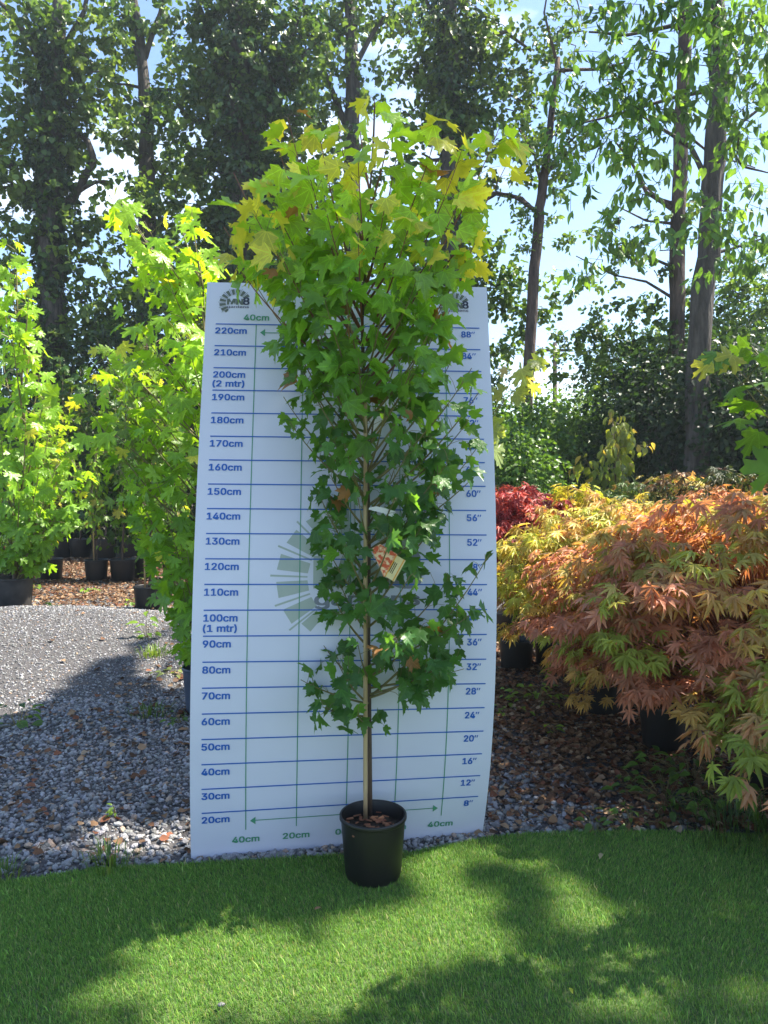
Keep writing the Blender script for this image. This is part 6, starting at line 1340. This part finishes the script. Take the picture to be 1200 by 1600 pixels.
def fine_maple(label, foot, cz, rad, ntiers, per, size, kind, limit, pr=.14, ph=.25, group='fine leaved maples massed at the right', low=.5, lowkind=None, elmin=-.5):
    """Layered dome: sprays of leaves in nearly level tiers at the ends of arching branches."""
    foot = Vector(foot)
    root = empty('fine_leaved_maple', tuple(foot), label, 'fine leaved maple', group)
    if pr: pot(root, foot, pr, ph, M['pot'])
    p_ = Plant(root, T_JAP, M['jap_o'], M['jap_a'])
    cf = jcol(kind); cl_ = jcol(lowkind or kind)
    st, tw = MB(), MB()
    fork = foot + Vector((0, 0, max(.3, cz * .35)))
    tw.tube([foot + Vector((0, 0, .02)), foot.lerp(fork, .5) + rv(.02), fork], [.02, .017, .014], 7)
    for i in range(ntiers):
        a = i * 2.399 + random.uniform(-.3, .3)
        el = random.uniform(elmin, 1.0); el = math.asin(min(.98, max(-.95, el)))
        d = Vector((math.cos(a) * math.cos(el), math.sin(a) * math.cos(el), math.sin(el)))
        k = random.uniform(.72, 1.04) if random.random() < .75 else random.uniform(.35, .75)
        e = Vector((foot.x + d.x * rad[0] * k, foot.y + d.y * rad[1] * k, cz + d.z * rad[2] * k))
        if e.z < .12: e.z = .12 + random.random() * .1
        mid = fork.lerp(e, .55) + Vector((0, 0, .12 * rad[2]))
        q = bez(fork, mid, e, 6); st.tube(q, [.008, .007, .006, .0045, .0035, .0025, .0015], 4, False)
        hz = Vector((d.x, d.y, 0)); hz = hz.normalized() if hz.length > .05 else Vector((1, 0, 0))
        sd_ = Vector((-hz.y, hz.x, 0))
        base = (cf if e.z > cz - rad[2] * low else cl_)()
        for j in range(per):
            t = random.random() ** .7; L = size * 3.6
            off = hz * (L * (t - .45)) + sd_ * (random.uniform(-1, 1) * L * .5 * (1.1 - .5 * t)) + Vector((0, 0, random.gauss(0, size * .35) - .18 * L * t))
            p = e + off
            if p.z < .06: continue
            tipd = (off.normalized() * .6 + hz * .6 + Vector((0, 0, -.42)) + rv(.3))
            nor = Vector((0, 0, 1)) + hz * .35 + rv(.28) + Vector((0, -.15, 0))
            p_.leaf(p, tipd, nor, size * random.uniform(.7, 1.25), (base * .7 + cf() * .3 if e.z > cz else base) * random.uniform(.78, 1.25))
            if random.random() < .4: st.tube([e + off * .2, p], [.0012, .0008], 3, False)
    st.build('branches', M['red_twig'], root); tw.build('trunk', M['young_bark'], root)
    p_.finish(limit, leafmeshes('jap', T_JAP, M['jap_o']))
    return root

def gp_(px, py, Y): p = P(px, py, Y); return (p.x, p.y, 0)
fine_maple('nearest spreading maple with pink orange leaves at the right edge', gp_(1205, 1100, 3.65), .90, (.95, .62, .54), 260, 17, .074, 'orange', 300, elmin=-.85)
fine_maple('maple with salmon leaves low over the gravel in front of the dark pots', gp_(1040, 1000, 4.25), .80, (.72, .5, .56), 190, 16, .068, 'orange', 300, elmin=-.8)
fine_maple('gold and green leaved maple in the centre of the right hand mass', gp_(945, 900, 4.9), .78, (.74, .6, .56), 170, 15, .068, 'yellow', 300)
fine_maple('pinkish gold maple at the right edge behind the nearest one', gp_(1150, 850, 5.2), 1.0, (.85, .6, .45), 150, 15, .068, 'orange', 300)
fine_maple('golden maple rising highest beside the red one at the board', gp_(900, 850, 5.7), .86, (.52, .55, .60), 140, 14, .068, 'yellow', 300)
fine_maple('lime and rust leaved maple behind the golden one', gp_(1010, 830, 6.3), 1.0, (.8, .7, .36), 110, 13, .08, 'mixed', 250)
fine_maple('deep red maple peeping out behind the right edge of the board', gp_(808, 820, 6.0), 1.10, (.40, .42, .38), 120, 14, .07, 'red', 200)
fine_maple('dull rust maple in shade at the back right', gp_(1150, 770, 6.9), 1.28, (.85, .6, .35), 90, 12, .075, 'dark', 200)
fine_maple('feathery green maple in shade below the drooping dogwood', gp_(985, 770, 8.2), 1.15, (.75, .6, .36), 100, 14, .07, 'green', 200)
fine_maple('small maple with yellowish sprig standing above the dull rust one', gp_(1060, 750, 7.9), 1.32, (.4, .4, .32), 26, 10, .08, 'mixed', 120)
fine_maple('greenish young maple low at the bottom right corner', gp_(1270, 1200, 2.9), .50, (.36, .32, .28), 30, 11, .085, 'mixed', 200, pr=.12, ph=.2, lowkind='green')

# dogwood with hanging cupped leaves
D0 = 9.0; foot = Vector((P(960, 700, D0).x, D0, 0))
br = [(random.uniform(.3, .95), P(960 + random.gauss(0, 9 + (y - 645) * .28), y, D0 + random.uniform(-.3, .3))) for y in np.linspace(655, 775, 24)]
potted('drooping_dogwood', 'upright dogwood with curled hanging yellow green leaves before the dark hedge', 'potted tree', foot, .16, .3, 'pot', [foot + Vector((0, 0, .2)), P(962, 760, D0), P(960, 700, D0), P(958, 648, D0)], br, .12,
       colmix((.12, .19, .035), (.24, .28, .06), (.34, .28, .09), 1.4, 2.2, .3), T_OVAL, 'ovalm', 200, spacing=.08, droop=1.1, bw=.01, upface=.1)

# ------------------------------------------------------------------ pots and labels under the right hand maples
def bare_pot(label, px, py, r, h, m, group=None, stem=True):
    c = G(px, py); c = Vector((c.x, c.y + r, mound(c.x, c.y)))
    root = empty('plant_pot', tuple(c), label, 'plant pot', group)
    pot(root, c, r, h, M[m])
    if stem:
        b = MB(); b.tube([c + Vector((.01, 0, h * .7)), c + Vector((.03, .02, h + .25)), c + Vector((.0, .05, h + .5))], [.012, .010, .007], 6); b.build('stem', M['young_bark'], root)
    return root, c
PG = 'black pots standing under the fine leaved maples'
bare_pot('small black pot on the gravel beside the printed white tag', 857, 1046, .095, .19, 'pot', PG)
bare_pot('wide black pot under the salmon leaves right of the printed tag', 900, 1062, .15, .2, 'pot', PG)
bare_pot('dark pot in shade right beside the board edge', 800, 1004, .17, .27, 'pot', PG)
bare_pot('black pot hidden in shade behind the printed white tag', 850, 990, .15, .25, 'pot', PG)
bare_pot('low black pot deep in shade behind the wide pot', 950, 1010, .15, .22, 'pot', PG)
def hang_tag(label, pts, D, m='white', text_=False):
    o = card('plant_tag', [P(x, y, D) for x, y in pts], M[m], None, .003)
    tag(o, label, 'plant tag')
    return o
t1 = hang_tag('square white tag with faint print standing beside the small black pot', ((855, 1018), (877, 1020), (878, 1036), (856, 1034)), 5.25)
for k in range(3):
    b = card('print_mark', [P(859 + k * 6, 1023, 5.24), P(863 + k * 6, 1023, 5.24), P(863 + k * 6, 1031, 5.24), P(859 + k * 6, 1031, 5.24)], M['pale_navy_ink'], t1, .001)
hang_tag('slim white tag leaning in the shade beside the board', ((784, 927), (787, 925), (793, 946), (790, 948)), 5.9)
hang_tag('pale hanging tag in the golden maple above the small pot', ((837, 926), (845, 925), (846, 945), (838, 946)), 5.2)
hang_tag('small white tag on the stem under the salmon leaves', ((940, 1061), (958, 1063), (958, 1069), (941, 1068)), 4.3)

# ------------------------------------------------------------------ weeds and small things on the ground
def tuft(name, label, cat, px, py, n, h, w, cols, blade=.005, group=None):
    c = G(px, py); c.z = float(mound(c.x, c.y))
    vs, fs, cc = [], [], []
    cols = np.array(cols)
    for i in range(n):
        a = random.uniform(0, 6.28); r_ = random.random() ** .7 * w; p = c + Vector((math.cos(a) * r_ * .5, math.sin(a) * r_ * .5, 0))
        hh = h * random.uniform(.4, 1); lean = Vector((math.cos(a), math.sin(a), 0)) * random.uniform(.1, .9) * hh + rv(.01)
        s_ = Vector((-math.sin(a), math.cos(a), 0)) * blade * .5
        k = len(vs)
        vs += [p - s_, p + s_, p + lean * .35 + s_ + Vector((0, 0, hh * .7)), p + lean * .35 - s_ + Vector((0, 0, hh * .7)), p + lean + Vector((0, 0, hh * .85))]
        fs += [(k, k + 1, k + 2), (k, k + 2, k + 3), (k + 3, k + 2, k + 4)]
        cc += [cols[random.randrange(len(cols))] * random.uniform(.8, 1.2)] * 5
    o = link(name, npmesh(name, np.array([tuple(v) for v in vs]), np.array(fs), M['turf'], np.array(cc)))
    return tag(o, label, cat, group)
GR = [(.07, .15, .03), (.11, .2, .04), (.16, .22, .05)]
tuft('grass_tuft', 'coarse grass tuft at the turf edge left of the board', 'grass tuft', 172, 1352, 90, .09, .22, GR, .005)
tuft('grass_tuft', 'thin grass tuft in the coarse stones below the mound', 'grass tuft', 235, 1118, 90, .08, .26, GR, .005)
tuft('grass_tuft', 'sunny yellowish grass patch beside the mound near the board', 'grass tuft', 240, 1030, 110, .10, .28, [(.18, .26, .05), (.14, .24, .04)], .007)
tuft('grass_tuft', 'wispy grass at the turf edge in the left corner', 'grass tuft', 6, 1370, 60, .08, .15, GR, .004)
tuft('grass_tuft', 'long dark grass under the maple at the right turf edge', 'grass tuft', 1130, 1300, 160, .13, .55, [(.05, .10, .025), (.08, .14, .03)], .005)
tuft('grass_tuft', 'long grass clump in the bottom right corner by the turf', 'grass tuft', 1195, 1300, 130, .16, .4, [(.05, .10, .025), (.08, .14, .03)], .005)
tuft('grass_tuft', 'sunny grass tuft behind the small pot under the maples', 'grass tuft', 832, 1010, 90, .16, .3, [(.15, .27, .05), (.2, .3, .06)], .007)
def weed(label, px, py, n, size, h, cols, tm=T_OVAL, kind='ovalm', spread=.12, group=None, lim=60):
    c = G(px, py); c.z = float(mound(c.x, c.y))
    root = empty('weed', tuple(c), label, 'weed', group)
    p_ = Plant(root, tm, M['maple_o'], M['maple_a']); st = MB()
    for i in range(n):
        a = random.uniform(0, 6.28); r_ = random.random() ** .6 * spread; z = h * random.random() * (1 - .5 * r_ / spread) + .012
        q = c + Vector((math.cos(a) * r_, math.sin(a) * r_, z))
        st.tube([c + Vector((math.cos(a) * r_ * .2, math.sin(a) * r_ * .2, 0)), c.lerp(q, .6) + Vector((0, 0, z * .3)), q], [.0022, .0016, .001], 3, False)
        p_.leaf(q, (math.cos(a), math.sin(a), random.gauss(0, .25)), (random.gauss(0, .35), -.25, 1), size * random.uniform(.6, 1.3), np.array(cols[i % len(cols)]) * random.uniform(.8, 1.2))
    st.build('stems', M['green_twig'], root)
    p_.finish(lim, leafmeshes(kind, tm, M['maple_o']))
    return root
WG = [(.08, .17, .035), (.11, .22, .04)]
WL = [(.22, .36, .05), (.18, .32, .05)]
weed('broad leaved weed growing from the gravel at the left edge', 28, 1135, 14, .085, .20, WG, spread=.13)
weed('slim sunlit weed on the slope of the gravel mound', 230, 1012, 10, .085, .26, WL, spread=.08)
weed('tiny lime weed on the near gravel left of the board', 182, 1280, 8, .03, .10, WL, spread=.03)
weed('low weed beside the bottom of the blue black pot', 285, 1128, 10, .05, .06, WG, spread=.12)
weed('pale creeping weed in the sun near the blue black pot', 275, 1055, 14, .07, .04, [(.30, .38, .12)], spread=.2)
weed('seedling in front of the middle row pots', 205, 905, 12, .13, .28, WG, spread=.2)
weed('lime seedling in the litter right of the dusty pot', 55, 922, 7, .10, .08, WL, spread=.1)
weed('pale seedling in the litter in front of the middle row', 132, 926, 7, .09, .05, WL, spread=.18)
weed('lime seedling lying at the back edge of the gravel mound', 87, 965, 7, .11, .05, WL, spread=.13)
weed('yellow green seedling in leaf litter near the staked sapling', 205, 945, 9, .09, .08, WL, spread=.14)
weed('sunny weed patch on the litter right of the board', 843, 1095, 46, .05, .09, WL, spread=.26)
weed('lone upright seedling behind the tan stone', 862, 1148, 5, .06, .10, WL, spread=.04)
weed('pale weed by the board edge in the right gravel', 800, 1112, 16, .045, .04, WL, spread=.14)
weed('round leaved weed in shade under the nearest maple', 1040, 1250, 40, .05, .10, WG, spread=.25)
weed('clover like weed at the turf edge right of the gravel', 985, 1290, 16, .04, .07, WG, spread=.13)
weed('round weed touching the turf edge in the right gravel', 930, 1300, 14, .04, .06, WG, spread=.10)
weed('shaded weed between the litter and nearest maple', 1080, 1220, 40, .06, .14, WG, spread=.28)
weed('small shaded weed in litter below the salmon leaves', 990, 1230, 12, .045, .06, WG, spread=.12)
weed('leafy weed in deep shade below the bottom right maple', 1150, 1260, 40, .06, .16, WG, spread=.3)

def lone_stone(label, px, py, size, colr, sq=(1, .7, .5), mt='stone_obj'):
    c = G(px, py); on_turf = c.y < edgeY(c.x)
    o = bpy.data.objects.new('loose_stone', rock_meshes[3].copy()); col.objects.link(o)
    o.location = (c.x, c.y, (.022 if on_turf else float(mound(c.x, c.y)) + .015)); o.scale = (size * sq[0], size * sq[1], size * sq[2]); o.rotation_euler = (0, 0, random.uniform(0, 3)); o.color = (*colr, 1)
    return tag(o, label, 'stone')
lone_stone('small grey stone lying on the turf at the bottom of the picture', 346, 1581, .028, (.25, .24, .23), (1, .8, .9))
lone_stone('flat tan stone on the right gravel below the weed patch', 850, 1160, .17, (.34, .23, .12), (1, .55, .42))
lone_stone('big angular grey stone at the turf edge in the left gravel', 128, 1345, .06, (.20, .22, .23))
lone_stone('big pale slab stone in the left gravel near the board', 200, 1205, .07, (.26, .27, .29), (1, .7, .35))
def lone_leaf(label, px, py, size, colr, z=.03):
    c = G(px, py); v, f = T_OVAL[0]
    m = M['jap_o']; o = bpy.data.objects.new('fallen_leaf', leafmeshes('ovalj', T_OVAL, m)[0]); col.objects.link(o)
    o.location = (c.x, c.y, z); o.scale = (size,) * 3; o.rotation_euler = (random.uniform(-.2, .2), random.uniform(-.2, .2), random.uniform(0, 6)); o.color = (*colr, 1)
    return tag(o, label, 'fallen leaf')
lone_leaf('tiny yellow leaf on the turf near the bottom edge', 890, 1559, .02, (.45, .5, .05))
lone_leaf('pale straw coloured leaf on the turf at the right', 940, 1345, .035, (.5, .4, .25))
lone_leaf('pinkish dead leaf on the turf below the board', 492, 1435, .03, (.35, .2, .12))

# ------------------------------------------------------------------ thin air added to imitate lens glare over the trees
hz_m, hn, hl = newmat('veil_volume')
ho = hn.new('ShaderNodeOutputMaterial'); hv = hn.new('ShaderNodeVolumePrincipled')
hv.inputs['Color'].default_value = (.80, .90, 1.0, 1); hv.inputs['Density'].default_value = .0011; hv.inputs['Anisotropy'].default_value = .3
hl.new(hv.outputs[0], ho.inputs['Volume'])
b = MB(); b.box((0, 35, 12), (220, 110, 28)); tag(b.build('veil', hz_m), 'thin pale haze added for lens glare over the trees', 'veil', kind='stuff')
